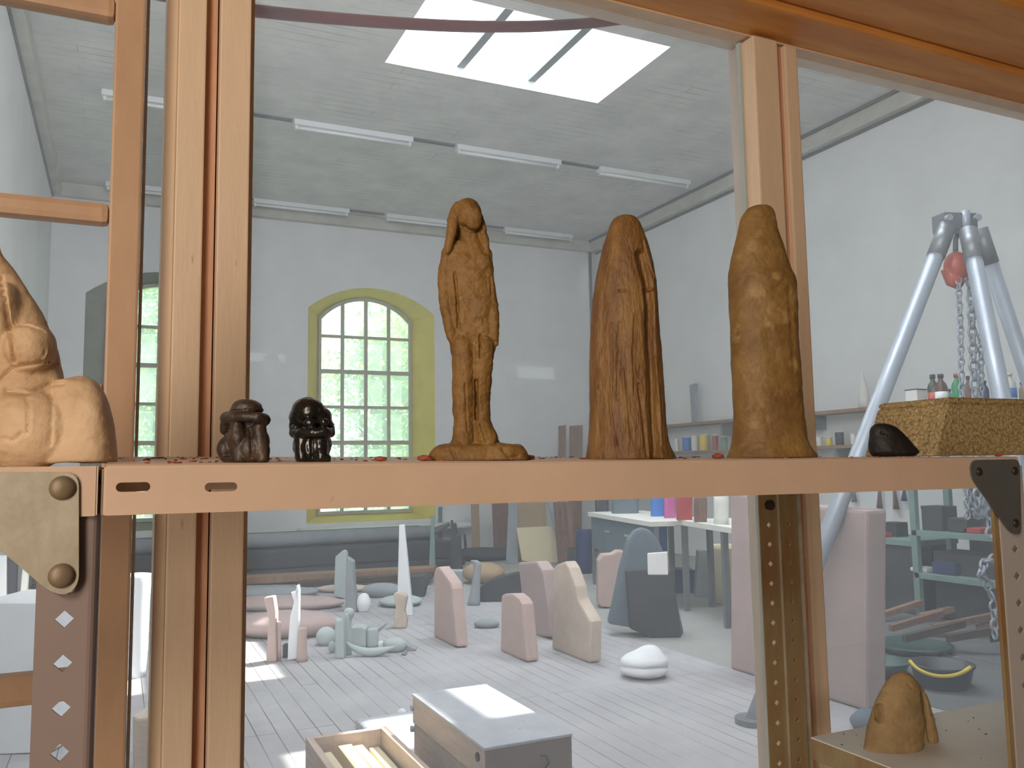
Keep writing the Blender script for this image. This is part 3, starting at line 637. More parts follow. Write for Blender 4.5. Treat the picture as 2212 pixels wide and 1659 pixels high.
# neck, head, face
mb.chain([(Q(1018, 535, 4), 22*px), (Q(1015, 500, 0), 21*px)])
mb.ell(Q(1010, 466, 2), RH*33*px, FH*34*px, ZZ*39*px)
mb.ell(Q(1021, 472, -20), RH*21*px, FH*15*px, ZZ*27*px)
# hair falling on both shoulders
mb.chain([(Q(988, 450, -6), 14*px), (Q(979, 478, -14), 14*px), (Q(974, 508, -20), 12*px), (Q(970, 532, -24), 9*px), (Q(967, 544, -26), 5*px)])
mb.chain([(Q(1036, 470, 2), 10*px), (Q(1043, 500, -6), 9*px), (Q(1049, 522, -10), 8*px), (Q(1053, 540, -10), 5*px)])
mb.ell(Q(1008, 500, 22), RH*38*px, FH*22*px, ZZ*52*px)
# arms
mb.chain([(Q(969, 548, -4), 17*px), (Q(962, 590, -6), 16*px), (Q(961, 640, -10), 15*px), (Q(968, 690, -14), 13*px), (Q(975, 718, -16), 12*px), (Q(977, 738, -16), 8*px)])
mb.chain([(Q(1050, 550, -2), 15*px), (Q(1055, 600, -6), 13*px), (Q(1063, 650, -10), 12*px), (Q(1068, 700, -14), 12*px), (Q(1068, 728, -14), 10*px), (Q(1072, 742, -12), 6*px)])
# chest, belly, thighs, knees
mb.ell(Q(1002, 564, -16), RH*24*px, FH*13*px, ZZ*24*px); mb.ell(Q(1040, 567, -14), RH*20*px, FH*12*px, ZZ*22*px)
mb.ell(Q(1036, 664, -12), RH*34*px, FH*18*px, ZZ*40*px); mb.ell(Q(1015, 600, -10), RH*40*px, FH*20*px, ZZ*60*px)
mb.chain([(Q(1001, 745, -10), 26*px), (Q(1001, 800, -10), 25*px), (Q(1001, 850, -10), 24*px), (Q(1003, 910, -8), 23*px), (Q(1001, 950, -16), 24*px)])
mb.chain([(Q(1045, 745, -8), 25*px), (Q(1041, 800, -8), 23*px), (Q(1040, 850, -9), 20*px), (Q(1040, 910, -8), 20*px), (Q(1052, 950, -16), 24*px)])
cuts = [([(982, 590), (988, 650), (990, 705)], 5, 0.0030), ([(1059, 600), (1062, 640)], 4, 0.002), ([(1028, 822), (1029, 905)], 5, 0.006), ([(1037, 725), (1037, 772)], 4, 0.003),
        ([(1010, 722), (1040, 730), (1076, 740)], 3, 0.0012), ([(995, 485), (1008, 495), (1030, 500), (1042, 492)], 6, 0.0026), ([(994, 455), (990, 490), (985, 525)], 3.5, 0.002),
        ([(1030, 686), (1046, 690)], 3, 0.0015), ([(1040, 638), (1041, 648)], 2, 0.001), ([(1036, 915), (1050, 955)], 3, 0.002), ([(1005, 830), (1010, 930)], 4, 0.0012)]
sculpt('body', mb, 'clay', 0.00085, t, rough=0.0009, nscale=130, cuts=cuts, smooth_it=5)
mb = MB(); bl = [(958, 975, 1085), (963, 945, 1120), (972, 932, 1135), (985, 927, 1141), (995, 929, 1142), (1001, 936, 1138)]
mb.add(*loft(bl, d, 0.42, nu=48, m=4, power=2.8))
sculpt('slab_base', mb, 'clay', 0.0011, t, rough=0.0011, nscale=80, zfloor=zt_, cuts=[([(1085, 970), (1100, 990), (1120, 985)], 5, 0.002), ([(975, 968), (985, 995)], 5, 0.0015)])
# rounded clay form with an opened seam
d = base_d(1360, Y=0.67); px = d/FPX
mb = MB(); rw = [(464, 1344, 1358), (468, 1332, 1370), (478, 1322, 1380), (500, 1312, 1391), (540, 1300, 1404), (580, 1291, 1413), (630, 1282, 1420), (700, 1276, 1424), (780, 1273, 1431), (860, 1273, 1436), (920, 1272, 1440), (960, 1269, 1446), (980, 1266, 1456), (992, 1266, 1461), (998, 1267, 1461)]
mb.add(*loft(rw, d, 0.62, nu=64, m=5))
cuts = [([(1384, 548), (1396, 600), (1402, 660), (1403, 740), (1408, 820), (1410, 900), (1416, 985)], 15, 0.0085),
        ([(1388, 520), (1395, 550), (1412, 600)], 4, 0.002), ([(1392, 620), (1408, 625)], 5, -0.004), ([(1384, 560), (1388, 620), (1394, 700), (1402, 800), (1404, 900), (1410, 975)], 4, -0.0016),
        ([(1338, 628), (1354, 628)], 3.5, 0.002), ([(1294, 800), (1292, 840)], 3, 0.001), ([(1320, 700), (1322, 790), (1318, 880), (1330, 960)], 5, -0.0011), ([(1345, 800), (1352, 880), (1358, 960)], 5, -0.001),
        ([(1366, 680), (1362, 760), (1366, 850)], 5, -0.0012), ([(1380, 830), (1392, 930), (1398, 985)], 5, 0.002), ([(1304, 640), (1300, 800), (1296, 960)], 14, 0.0012), ([(1340, 700), (1335, 860)], 10, 0.0012), ([(1300, 975), (1305, 998)], 3, 0.0015), ([(1415, 770), (1425, 870), (1430, 960)], 4, -0.0014)]
sculpt('clay_form', mb, 'clay2', 0.0009, rough=0.0005, nscale=70, cuts=cuts, zfloor=sz(0.48, 0.67), label='tall rounded brown clay form split by a deep vertical seam on its right', cat='sculpture')
# smooth tapered clay form on the right
d = base_d(1665, Y=0.69); px = d/FPX
mb = MB(); rw = [(443, 1640, 1652), (446, 1626, 1664), (456, 1610, 1673), (475, 1599, 1677), (500, 1594, 1683), (540, 1583, 1695), (580, 1575, 1707), (605, 1573, 1719), (640, 1574, 1722), (700, 1577, 1724), (780, 1579, 1729), (860, 1583, 1734), (910, 1584, 1739), (945, 1581, 1744), (965, 1577, 1752), (980, 1571, 1764), (988, 1570, 1766), (992, 1572, 1764)]
mb.add(*loft(rw, d, 0.55, nu=64, m=5))
sculpt('clay_form', mb, 'clay3', 0.0011, rough=0.0009, nscale=45, zfloor=sz(0.63, 0.69), cuts=[([(1690, 610), (1676, 625)], 12, 0.0012), ([(1660, 720), (1680, 800)], 20, 0.0012), ([(1636, 880), (1650, 930)], 16, -0.001), ([(1705, 620), (1716, 800)], 8, 0.0012), ([(1697, 928), (1702, 942)], 2.5, -0.0008)], label='tall smooth ochre clay form with narrow hooded top, overlapping the right mullion', cat='sculpture')
# dark crouching figure with arms folded over knees
def K(x, y): return 440+x/6.9125, 800+y/6.9125
d = base_d(530, Y=0.655); px = d/FPX
def E_(mb, cx, cy, rx, ry, off, rd=None):
    X, Y = K(cx, cy); mb.ell(pc(X, Y, d+off*px), RH*rx/6.9*px, FH*(rd or rx)/6.9*px, ZZ*ry/6.9*px)
def C_(mb, pts): mb.chain([(pc(*K(x, y), d+o*px), r/6.9*px) for x, y, o, r in pts])
mb = MB()
E_(mb, 640, 560, 225, 130, -8, 220); E_(mb, 640, 590, 245, 60, -8, 230)
C_(mb, [(345, 720, 0, 105), (450, 690, -26, 85), (620, 690, -36, 80), (800, 700, -34, 82), (905, 740, -16, 95)])
C_(mb, [(330, 760, 10, 85), (310, 900, 18, 70)])
C_(mb, [(500, 850, -20, 110), (520, 1000, -24, 120), (545, 1180, -20, 120), (560, 1320, -26, 100)])
C_(mb, [(830, 880, -16, 105), (855, 1040, -20, 115), (870, 1200, -20, 120), (890, 1310, -26, 95)])
E_(mb, 360, 1180, 155, 210, 10, 200); E_(mb, 650, 1090, 330, 330, 8, 250); E_(mb, 640, 760, 300, 190, 14, 230); E_(mb, 690, 1180, 200, 200, -22, 130)
mb.add(*loft([(*[K(0, 1290)[1]], K(230, 0)[0], K(985, 0)[0]), (K(0, 1350)[1], K(280, 0)[0], K(980, 0)[0]), (K(0, 1392)[1], K(310, 0)[0], K(930, 0)[0])], d, 0.55, nu=32, m=3))
sculpt('clay_figurine', mb, 'dark_clay', 0.0009, rough=0.0006, nscale=110, zfloor=sz(0.1, 0.65), smooth_it=1, cuts=[([K(700, 900), K(710, 1300)], 4, 0.002), ([K(390, 605), K(640, 590), K(880, 625)], 2.5, 0.0018)], label='small dark brown crouching figure hugging its knees with folded arms', cat='figurine')
# glossy black crouching figure
d = base_d(672, Y=0.655); px = d/FPX; mb = MB()
E_(mb, 1560, 590, 250, 195, 6, 230); E_(mb, 1500, 700, 225, 200, 8, 200); E_(mb, 1720, 720, 200, 190, 14, 220); E_(mb, 1620, 800, 320, 130, 18, 200)
E_(mb, 1585, 780, 100, 75, -34, 70); E_(mb, 1790, 775, 80, 65, -32, 60); E_(mb, 1560, 620, 170, 150, -14, 120)
C_(mb, [(1335, 820, 0, 62), (1345, 930, -8, 75), (1480, 935, -30, 75), (1640, 925, -36, 75), (1800, 920, -34, 70), (1885, 930, -12, 80), (1895, 820, 4, 60)])
C_(mb, [(1470, 1000, -18, 115), (1470, 1180, -20, 115), (1480, 1300, -22, 105)])
C_(mb, [(1740, 1000, -16, 110), (1745, 1180, -18, 110), (1760, 1300, -26, 95), (1845, 1320, -24, 68)])
E_(mb, 1620, 1120, 290, 280, 4, 240); E_(mb, 1610, 1180, 150, 200, -18, 110)
mb.add(*loft([(K(0, 1270)[1], K(1350, 0)[0], K(1890, 0)[0]), (K(0, 1340)[1], K(1370, 0)[0], K(1900, 0)[0]), (K(0, 1390)[1], K(1420, 0)[0], K(1870, 0)[0])], d, 0.55, nu=32, m=3))
sculpt('clay_figurine', mb, 'black_glaze', 0.0009, rough=0.0005, nscale=130, zfloor=sz(0.16, 0.65), smooth_it=1, cuts=[([K(1612, 1040), K(1612, 1300)], 4, 0.0022), ([K(1300, 845), K(1900, 845)], 2.5, 0.0015)], label='small glossy black crouching figure with bowed head and clasped arms', cat='figurine')
# large pale form at the left edge
d = base_d(100, Y=0.74); px = d/FPX; mb = MB()
rw = [(440, -60, -30), (480, -85, -18), (545, -110, 0), (575, -130, 24), (605, -150, 45), (640, -165, 65), (670, -175, 83), (700, -185, 97), (730, -190, 109), (760, -195, 121), (790, -200, 128), (815, -205, 133), (850, -210, 138), (900, -215, 150), (960, -215, 165), (1000, -215, 170)]
mb.add(*loft(rw, d, 0.50, nu=64, m=3))
rw = [(811, 170, 182), (817, 150, 192), (824, 122, 203), (838, 112, 214), (862, 105, 226), (900, 100, 236), (950, 98, 243), (985, 96, 246), (1000, 96, 247)]
mb.add(*loft(rw, d-24*px, 0.75, nu=48, m=4, power=2.6))
mb.ell(pc(66, 752, d-44*px), RH*50*px, FH*52*px, ZZ*56*px); mb.ell(pc(10, 690, d-38*px), RH*34*px, FH*52*px, ZZ*80*px)
mb.ell(pc(50, 930, d-50*px), RH*110*px, FH*66*px, ZZ*90*px)
cuts = [([(0, 600), (14, 680), (30, 780)], 8, 0.006), ([(20, 700), (60, 702), (95, 716)], 5, 0.002), ([(0, 820), (30, 792), (90, 782), (122, 784)], 7, 0.004), ([(10, 845), (60, 850), (110, 830), (135, 828)], 8, 0.004),
        ([(60, 860), (62, 920), (56, 940)], 4, 0.0025), ([(65, 915), (105, 912)], 3, 0.0015), ([(0, 950), (30, 952), (48, 935)], 5, 0.003), ([(90, 775), (98, 758)], 4, 0.002), ([(112, 850), (108, 960)], 7, 0.002)]
sculpt('clay_sculpture', mb, 'pale_clay', 0.0017, rough=0.0009, nscale=40, zfloor=zf0-0.001, cuts=cuts, label='large pale tan clay form with leaning peak and rounded lump, cut by the left edge', cat='sculpture')
# black pebble
d = dep(ay(1930, 980, 0.74)); mb = MB()
def K5(x, y): return 1740+x/4.686, 780+y/4.686
rw = []
for y, a, b_ in ((632, 740, 790), (640, 700, 840), (665, 668, 905), (700, 652, 955), (750, 648, 1000), (800, 641, 1045), (850, 640, 1090), (900, 648, 1140), (925, 655, 1152), (950, 675, 1125), (963, 690, 1110)):
    Y_ = K5(0, y)[1]; rw.append((Y_, K5(a, 0)[0], K5(b_, 0)[0]))
mb.add(*loft(rw, d, 0.6, nu=40, m=3)); sculpt('stone', mb, 'black', 0.0011, rough=0.0007, nscale=60, zfloor=sz(0.78, 0.74), cuts=[([K5(770, 725), K5(800, 730)], 3.5, 0.0025)], label='small black wedge-shaped stone lying on the shelf before the granite block', cat='stone')
# granite vessel
Yg = 0.90; zb = sz(0.88, Yg)
def G(x, y, Y): return ay(x, y, Y)
gt = thing('granite_block', 'rough yellow granite vessel with sloping sides at the right shelf end', 'stone', (1.15, Yg, zb))
Lb = G(1990, 986, Yg+0.03)[0]; Lt = G(2022, 868, Yg+0.03)[0]; Fb = G(2021, 986, Yg)[0]; Ft = G(2052, 868, Yg)[0]; zt2 = float(G(2150, 860, Yg)[2]); wid = 0.34; dpt = 0.14
def ringpts(lx, fx, z, inset=0.0):
    return [(fx+inset, Yg+inset, z), (fx+wid-inset-2*(fx-Fb), Yg+inset, z), (lx+wid+0.03-inset-2*(lx-Lb), Yg+0.03+inset, z), (lx+wid+0.03-inset-2*(lx-Lb), Yg+dpt-inset, z), (lx+inset, Yg+dpt-inset, z), (lx+inset, Yg+0.03+inset, z)]
zg = zt2-0.010; fr = lambda a, b_, z: a+(b_-a)*(z-zb)/(zt2-zb)
levels = [(zb, 0), (zb+0.02, 0), (zb+0.035, 0), (zg-0.002, 0), (zg, 0.004), (zg+0.002, 0), (zt2-0.002, 0), (zt2, 0.003), (zt2, 0.02), (zt2-0.03, 0.024)]
V = []
for z, ins in levels: V += ringpts(fr(Lb, Lt, min(z, zt2)), fr(Fb, Ft, min(z, zt2)), z, ins)
F = []
for i in range(len(levels)-1):
    for j in range(6): F.append((i*6+j, i*6+(j+1) % 6, (i+1)*6+(j+1) % 6, (i+1)*6+j))
F += [tuple(range(5, -1, -1)), tuple((len(levels)-1)*6+j for j in range(6))]
mk('vessel', V, F, 'granite', gt, bevel=0.002)
# tan pierced form on the lower shelf
d = fd(1930, 1628, LZ)+0.02; px = d/FPX; mb = MB()
A = [(1452, 1940, 1954), (1457, 1929, 1966), (1468, 1918, 1977), (1490, 1904, 1988), (1520, 1890, 1996), (1560, 1877, 1997), (1600, 1869, 1993), (1622, 1866, 1989), (1634, 1874, 1986), (1641, 1890, 1978)]
B = [(1470, 1955, 1980), (1485, 1950, 1992), (1510, 1950, 2006), (1545, 1955, 2016), (1580, 1960, 2024), (1600, 1965, 2027), (1610, 1968, 2024)]
mb.add(*loft(A, d, 0.55, nu=48, m=4)); mb.add(*loft(B, d+38*px, 0.45, nu=40, m=4))
sculpt('clay_form', mb, 'mid_clay', 0.0011, rough=0.0007, nscale=60, zfloor=LZ, cuts=[([(1900, 1530), (1901, 1552)], 13, 0.014), ([(1992, 1500), (2004, 1560), (2010, 1600)], 7, 0.004), ([(1962, 1478), (1968, 1484)], 4, 0.003)], label='tan pointed clay form with a small hole and a cleft, on the lower shelf', cat='sculpture')
# crumbs
def crumb_mesh(r, flat, mt, seed):
    rnd = random.Random(seed); bm = bmesh.new(); bmesh.ops.create_icosphere(bm, subdivisions=1, radius=r)
    for v in bm.verts: v.co *= 0.7+0.6*rnd.random(); v.co.z *= flat
    me = bpy.data.meshes.new('crumb'); bm.to_mesh(me); bm.free(); me.materials.append(M[mt]); return me
cm = [crumb_mesh(0.0022, 0.35, 'chip', 1), crumb_mesh(0.0016, 0.4, 'chip', 2), crumb_mesh(0.0013, 0.5, 'greychip', 3), crumb_mesh(0.0030, 0.25, 'chip', 4)]
proto = None
for i in range(150):
    X = random.uniform(0.0, 0.86) if i < 95 else random.choice([random.uniform(0.0, 0.12), random.uniform(0.17, 0.27), random.uniform(0.36, 0.46)]); Y = random.uniform(SF+0.006, SR_-0.08)
    me = random.choice(cm); big = me in (cm[0], cm[3])
    if proto is None:
        proto = bpy.data.objects.new('clay_crumb', me); o = proto
    else: o = proto.copy(); o.data = me
    COL.objects.link(o); s_ = random.uniform(0.6, 1.3); o.scale = (s_, s_*random.uniform(.5, 1), s_); o.rotation_euler = (0, 0, random.uniform(0, 6.28)); o.location = (X, Y, sz(X, Y)+0.0004)
    props(o, 'small loose clay crumb scattered on the shelf top', 'crumb', 'clay crumbs on the upper shelf')
for (x, y, s_, lab) in ((1138, 989, 3.2, 'reddish clay chip touching the right end of the figure slab'), (915, 990, 3.2, 'reddish clay chip at the left end of the figure slab'), (1548, 983, 3.4, 'dark red clay scrap left of the ochre hooded form'), (820, 991, 2.6, 'flat reddish chip right of the glossy black figure'), (2155, 985, 2.4, 'thin red chip in front of the granite vessel')):
    P = ay(x, y, 0.655 if x < 2000 else 0.64); o = bpy.data.objects.new('clay_chip', cm[0]); COL.objects.link(o); o.scale = (s_, s_*.7, s_*1.2); o.location = (P[0], float(P[1]), sz(P[0], 0.66)+0.001*s_*.6); props(o, lab, 'chip')
for i in range(36):
    X = random.uniform(LX+0.01, 1.3); Y = random.uniform(0.72, LY1-0.01); o = proto.copy(); o.data = cm[2]; COL.objects.link(o); o.location = (X, Y, LZ+0.0004); s_ = random.uniform(.6, 1.4); o.scale = (s_,)*3; o.rotation_euler = (0, 0, i)
    props(o, 'dark crumb scattered on the lower shelf', 'crumb', 'dark crumbs on the lower shelf')

# ------------------------------------------------------------------ studio stones (outlines measured, real places and thicknesses)
def c4(*p): return [(500+x/2.866, 1080+y/2.866) for x, y in p]
def c5(*p): return [(900+x/3.951, 1080+y/3.951) for x, y in p]
def c6(*p): return [(1230+x/3.949, 1080+y/3.949) for x, y in p]
def slab(name, label, cat, pts, base, thick, mt, mode='c', bevel=0.012, lean=0.0, rough=0.0, parent=None, group=None, z=0.0):
    """standing slab: outline pts on the vertical plane through base, thickness away from the viewer"""
    b0 = az(*base, z); d_ = dep(b0)
    if mode == 'c': P = [pc(x, y, d_) for x, y in pts]; off = FH*thick
    elif mode == 'x': P = [ax(x, y, b0[0]) for x, y in pts]; off = np.array([thick, 0, 0.0])
    elif mode == 'y': P = [ay(x, y, b0[1]) for x, y in pts]; off = np.array([0, thick, 0.0])
    P = [np.array([p[0], p[1], max(p[2], z)]) for p in P]
    mb = MB().prism(P, off)
    if lean:
        for v in mb.V: v += off/abs(thick)*lean*(v[2]-z)
    return mb.build(name, mt, parent, bevel=min(bevel, abs(thick)*0.3), label=label, cat=cat, group=group)
def rock(name, label, cat, cx, cy, rx, ry, base, mt, dfac=0.9, rough=0.02, z=0.0, power=2.0, **k):
    d_ = fd(*base, z); p_ = d_/FPX; mb = MB(); rz = ry*p_
    mb.ell(pc(cx, cy, d_+rx*p_*dfac*0.5), RH*rx*p_, FH*rx*p_*dfac, ZZ*rz, 28, 16)
    V = []
    for v in mb.V:
        n = noise.noise(Vector(v)*6/ max(rx*p_*6, .3)); q = v+(v-np.mean(mb.V, axis=0))*n*rough*8; q[2] = max(q[2], z); V.append(q)
    return mk(name, V, mb.F, mt, smooth=True, label=label, cat=cat, **k)
def standloft(name, label, cat, rows, base, depth, mt, power=2.0, z=0.0, group=None, parent=None, nu=24, m=3):
    d_ = fd(*base, z); half = (max(r[2]-r[1] for r in rows))/2*d_/FPX*depth
    V, F = loft(rows, d_+half, depth, nu, m, power); V = [np.array([v[0], v[1], max(v[2], z)]) for v in V]
    return mk(name, V, F, mt, parent, smooth=(power < 3), label=label, cat=cat, group=group)

slab('stone_wedge', 'white and pink stone blade in the sun, chisel-topped, leftmost of the sunlit group', 'sculpture', c4((197, 607), (258, 597), (272, 690), (276, 1006), (212, 1006), (228, 730)), (585, 1431), 0.09, 'pink')
standloft('stone_column', 'thin small pink stone column between the two sunlit blades', 'sculpture', [(c4((0, 760))[0][1], *[q[0] for q in c4((288, 0), (300, 0))]), (c4((0, 775))[0][1], *[q[0] for q in c4((280, 0), (306, 0))]), (c4((0, 1002))[0][1], *[q[0] for q in c4((285, 0), (308, 0))])], (603, 1429), 0.9, 'pink')
slab('stone_wedge', 'tall white leaf-shaped blade with a notched spur, shining in the sun', 'sculpture', c4((404, 530), (412, 528), (418, 560), (416, 760), (410, 985), (345, 995), (350, 860), (362, 720), (386, 632), (365, 572), (392, 570)), (632, 1427), 0.06, 'white')
yy = lambda y: 1080+y/2.866
xx = lambda x: 500+x/2.866
standloft('stone_column', 'short pink stone column right of the sunlit white blade', 'sculpture', [(yy(796), xx(425), xx(455)), (yy(799), xx(414), xx(466)), (yy(900), xx(408), xx(466)), (yy(1006), xx(400), xx(473))], (651, 1431), 0.85, 'pink')
slab('stone_block', 'small dark stone block on the floor between blade and column', 'stone', c4((315, 895), (345, 900), (345, 982), (315, 985)), (615, 1422), 0.08, 'dark')
# pale green-grey group
rock('stone_ball', 'round pale grey stone ball at the left of the grey sculpture group', 'sculpture', xx(586), yy(848), 61/2.866, 61/2.866, (704, 1395), 'pgrey', 1.0, 0.0)
rock('stone_lump', 'small white lump of stone beside the horned grey column', 'stone', xx(622), yy(912), 22/2.866, 38/2.866, (716, 1411), 'pgrey', 1.0)
slab('stone_column', 'pale grey stone column with two horned points, front of the grey group', 'sculpture', c4((640, 735), (655, 745), (672, 748), (692, 728), (697, 770), (698, 985), (641, 985)), (733, 1423), 0.11, 'pgrey')
standloft('stone_column', 'slim rounded pale grey column just behind the horned one', 'sculpture', [(yy(705), xx(706), xx(714)), (yy(712), xx(697), xx(724)), (yy(800), xx(697), xx(732)), (yy(900), xx(700), xx(742)), (yy(962), xx(700), xx(745))], (751, 1416), 0.7, 'pgrey')
standloft('stone_bust', 'pale grey sculpture with a round head on a narrow neck', 'sculpture', [(yy(668), xx(718), xx(734)), (yy(676), xx(701), xx(752)), (yy(700), xx(692), xx(761)), (yy(725), xx(702), xx(752)), (yy(745), xx(714), xx(744)), (yy(800), xx(716), xx(742)), (yy(950), xx(705), xx(752))], (757, 1407), 0.8, 'pgrey', m=4)
slab('stone_block', 'upright pale grey rectangular block in the middle of the grey group', 'sculpture', c4((735, 790), (800, 788), (830, 800), (832, 912), (740, 915)), (772, 1400), 0.16, 'pgrey')
standloft('stone_drum', 'rounded pale grey drum-shaped stone right of the rectangular block', 'sculpture', [(yy(794), xx(855), xx(890)), (yy(802), xx(838), xx(908)), (yy(860), xx(834), xx(912)), (yy(915), xx(832), xx(912))], (805, 1399), 0.8, 'pgrey')
slab('stone_spike', 'pointed grey stone spike leaning out to the right of the drum', 'sculpture', c4((902, 800), (958, 766), (962, 770), (908, 825)), (820, 1378), 0.05, 'grey', z=0.12)
d_ = fd(800, 1418); px = d_/FPX; mb = MB(); cps = [(712, 880, 5), (740, 905, 13), (790, 930, 22), (850, 943, 26), (920, 935, 24), (970, 922, 15), (1012, 908, 4)]
cc = catmull([(x, y, r) for x, y, r in cps], 4); mb.tube([pc(xx(x), yy(y), d_) for x, y, r in cc], [max(r/2.866*px, 0.002) for x, y, r in cc], 14)
mb.build('stone_crescent', 'pgrey', smooth=True, label='pale grey crescent shaped like a boat lying in front of the group', cat='sculpture')
rock('stone_ball', 'egg-shaped pale grey stone at the right end of the grey group', 'sculpture', xx(1010), yy(898), 72/2.866, 48/2.866, (852, 1409), 'pgrey', 0.8, 0.0)
slab('stone_block', 'small white stone cube behind the crescent', 'stone', c4((905, 880), (935, 880), (935, 912), (905, 912)), (820, 1399), 0.06, 'white')
slab('stone_shard', 'flat grey wedge lying right of the egg-shaped stone', 'stone', c4((1075, 895), (1142, 925), (1135, 935), (1080, 932)), (886, 1406), 0.12, 'grey', bevel=0.004)
slab('stone_shard', 'small stone fragment on the boards right of the crescent', 'stone', c4((1050, 955), (1085, 930), (1085, 962)), (872, 1416), 0.05, 'grey', bevel=0.003)
# steles and obelisk
tg = thing('stone_stele', 'tall pale grey two-part stele with stepped top, left of the white obelisk', 'sculpture', tuple(az(745, 1316)))
slab('left_slab', None, None, c4((642, 352), (688, 312), (706, 318), (712, 345), (706, 612), (632, 598)), (738, 1294), 0.12, 'pgrey', parent=tg)
slab('right_slab', 'darker blue-grey half', None, c4((712, 355), (750, 382), (757, 520), (776, 700), (702, 700), (706, 520)), (757, 1322), 0.14, 'grey', parent=tg)
rock('stone_lump', 'white rounded block of stone leaning at the foot of the grey stele', 'stone', xx(818), yy(640), 46/2.866, 62/2.866, (785, 1322), 'white', 0.7)
d_ = fd(885, 1330); P = lambda x, y: pc(xx(x), yy(y), d_)
w0 = np.linalg.norm(P(1122, 715)-P(1025, 715)); w1 = np.linalg.norm(P(1078, 155)-P(1045, 155)); cb_ = P(1072, 715); ct = P(1062, 155); cb_[2] = 0
V = [cb_+RH*a*w0/2+FH*(b_+1)*w0/2*0.8 for a, b_ in ((-1, -1), (1, -1), (1, 1), (-1, 1))]+[np.array([cb_[0], cb_[1], ct[2]])+RH*(a*w1/2-0.03)+FH*(w0*0.4+b_*w1/2) for a, b_ in ((-1, -1), (1, -1), (1, 1), (-1, 1))]
mk('obelisk', V, [(0, 3, 2, 1), (4, 5, 6, 7), (0, 1, 5, 4), (1, 2, 6, 5), (2, 3, 7, 6), (3, 0, 4, 7)], 'white', bevel=0.01, label='tall slender white obelisk tapering to a flat tip', cat='sculpture')
slab('stone_torso', 'rough beige carved torso standing in front of the white obelisk', 'sculpture', c4((1000, 585), (1025, 575), (1070, 585), (1086, 600), (1080, 640), (1070, 690), (1085, 745), (1080, 792), (1030, 800), (1002, 790), (1008, 700), (1015, 660)), (865, 1358), 0.12, 'beige')
rock('stone_disc', 'flat oval grey stone lying behind the beige torso', 'sculpture', xx(1046), yy(625), 134/2.866, 34/2.866, (865, 1311), 'pgrey', 0.9, 0.0)
slab('stone_block', 'dark angular stone block standing behind the obelisk', 'stone', c4((1085, 480), (1190, 470), (1212, 500), (1190, 615), (1110, 600)), (905, 1290), 0.25, 'dark')
# large low boulders at the left
rock('boulder', 'long low dusty pink boulder lying nearest the sunlit blades', 'boulder', xx(330), yy(770), 330/2.866, 85/2.866, (600, 1378), 'pinkslab', 0.55, 0.01)
rock('boulder', 'long flat pink boulder lying behind the nearest one', 'boulder', xx(300), yy(640), 390/2.866, 48/2.866, (600, 1318), 'pinkslab', 0.4, 0.01)
rock('boulder', 'low grey boulder in the third row at the left', 'boulder', xx(200), yy(572), 330/2.866, 36/2.866, (560, 1292), 'grey', 0.4, 0.01)
rock('boulder', 'flat brownish boulder behind the grey stele', 'boulder', xx(690), yy(548), 170/2.866, 26/2.866, (740, 1280), 'beige', 0.4, 0.01)
rock('boulder', 'low pale grey boulder between the stele and the obelisk', 'boulder', xx(930), yy(560), 130/2.866, 48/2.866, (820, 1291), 'grey', 0.5, 0.01)
slab('timber_beam', 'long dark timber lying along the floor before the far wall', 'timber', [(500, 1249), (938, 1226), (938, 1240), (500, 1268)], (700, 1262), 0.3, 'wood')
slab('timber_beam', 'second dark timber lying on the floor behind the boulders', 'timber', [(640, 1258), (935, 1238), (935, 1250), (640, 1270)], (700, 1268), 0.2, 'darkwood')
# far wall: sill board, pipes, dark bench
sb = MB().box(2.55, 5.35, 13.05, 13.58, 0.42, 0.50); sb.build('sill_board', 'white', label='white plaster ledge under the yellow window', cat='ledge', bevel=0.03)
hp_ = [ay(500, 1172, 12.6), ay(905, 1152, 12.6)]
MB().tube([hp_[0]+np.array([-2.5, 0, 0]), hp_[1]], 0.12, 18).build('heating_pipe', 'dark', label='thick dark horizontal pipe running under the windows', cat='pipe', smooth=True)
MB().tube([hp_[1], hp_[1]+np.array([0.25, 0, 0.02]), hp_[1]+np.array([0.5, 0, 0.12])], [0.06, 0.06, 0.03], 12).build('pipe_joint', 'steel', label='narrow pipe joint at the right end of the thick pipe', cat='pipe', smooth=True)
bx0 = float(az(500, 1250)[0]); MB().box(-0.9, 4.6, 11.6, 12.35, 0.0, 0.10).box(-0.9, 4.5, 11.7, 12.35, 0.10, 0.34).build('stone_bench', 'dark', label='long low dark ledge in front of the far wall below the pipe', cat='ledge', bevel=0.03)
MB().tube([(-0.5, 12.2, 0.445), (4.3, 12.2, 0.445)], 0.10, 16).build('stone_roll', 'grey', label='long grey cylinder lying on the dark ledge', cat='pipe', smooth=True)
# back group at the centre
slab('stake', 'greenish metal stake with flat cap standing left of the pink stone', 'post', c5((115, 135), (155, 135), (153, 160), (150, 160), (158, 590), (105, 590), (122, 160), (118, 160)), (934, 1232), 0.05, 'greenrack', bevel=0.005)
MB().tube([ay(951, 1095, 13.45), ay(951, 1196, 13.45)], 0.035).tube([ay(932, 1148, 13.45), ay(952, 1148, 13.45)], 0.03).build('wall_pipe', 'steel', label='grey vertical pipe with side branch on the far wall', cat='pipe', smooth=True)
slab('carved_post', 'dark charred wooden post with finger-like prongs', 'sculpture', c5((290, 172), (305, 180), (310, 215), (325, 195), (335, 205), (345, 300), (372, 300), (378, 400), (390, 600), (290, 600), (292, 300)), (985, 1232), 0.15, 'dark')
slab('carved_post', 'thin dark post leaning just right of the charred post', 'post', c5((400, 292), (418, 296), (436, 560), (410, 560)), (1005, 1205), 0.06, 'darkwood')
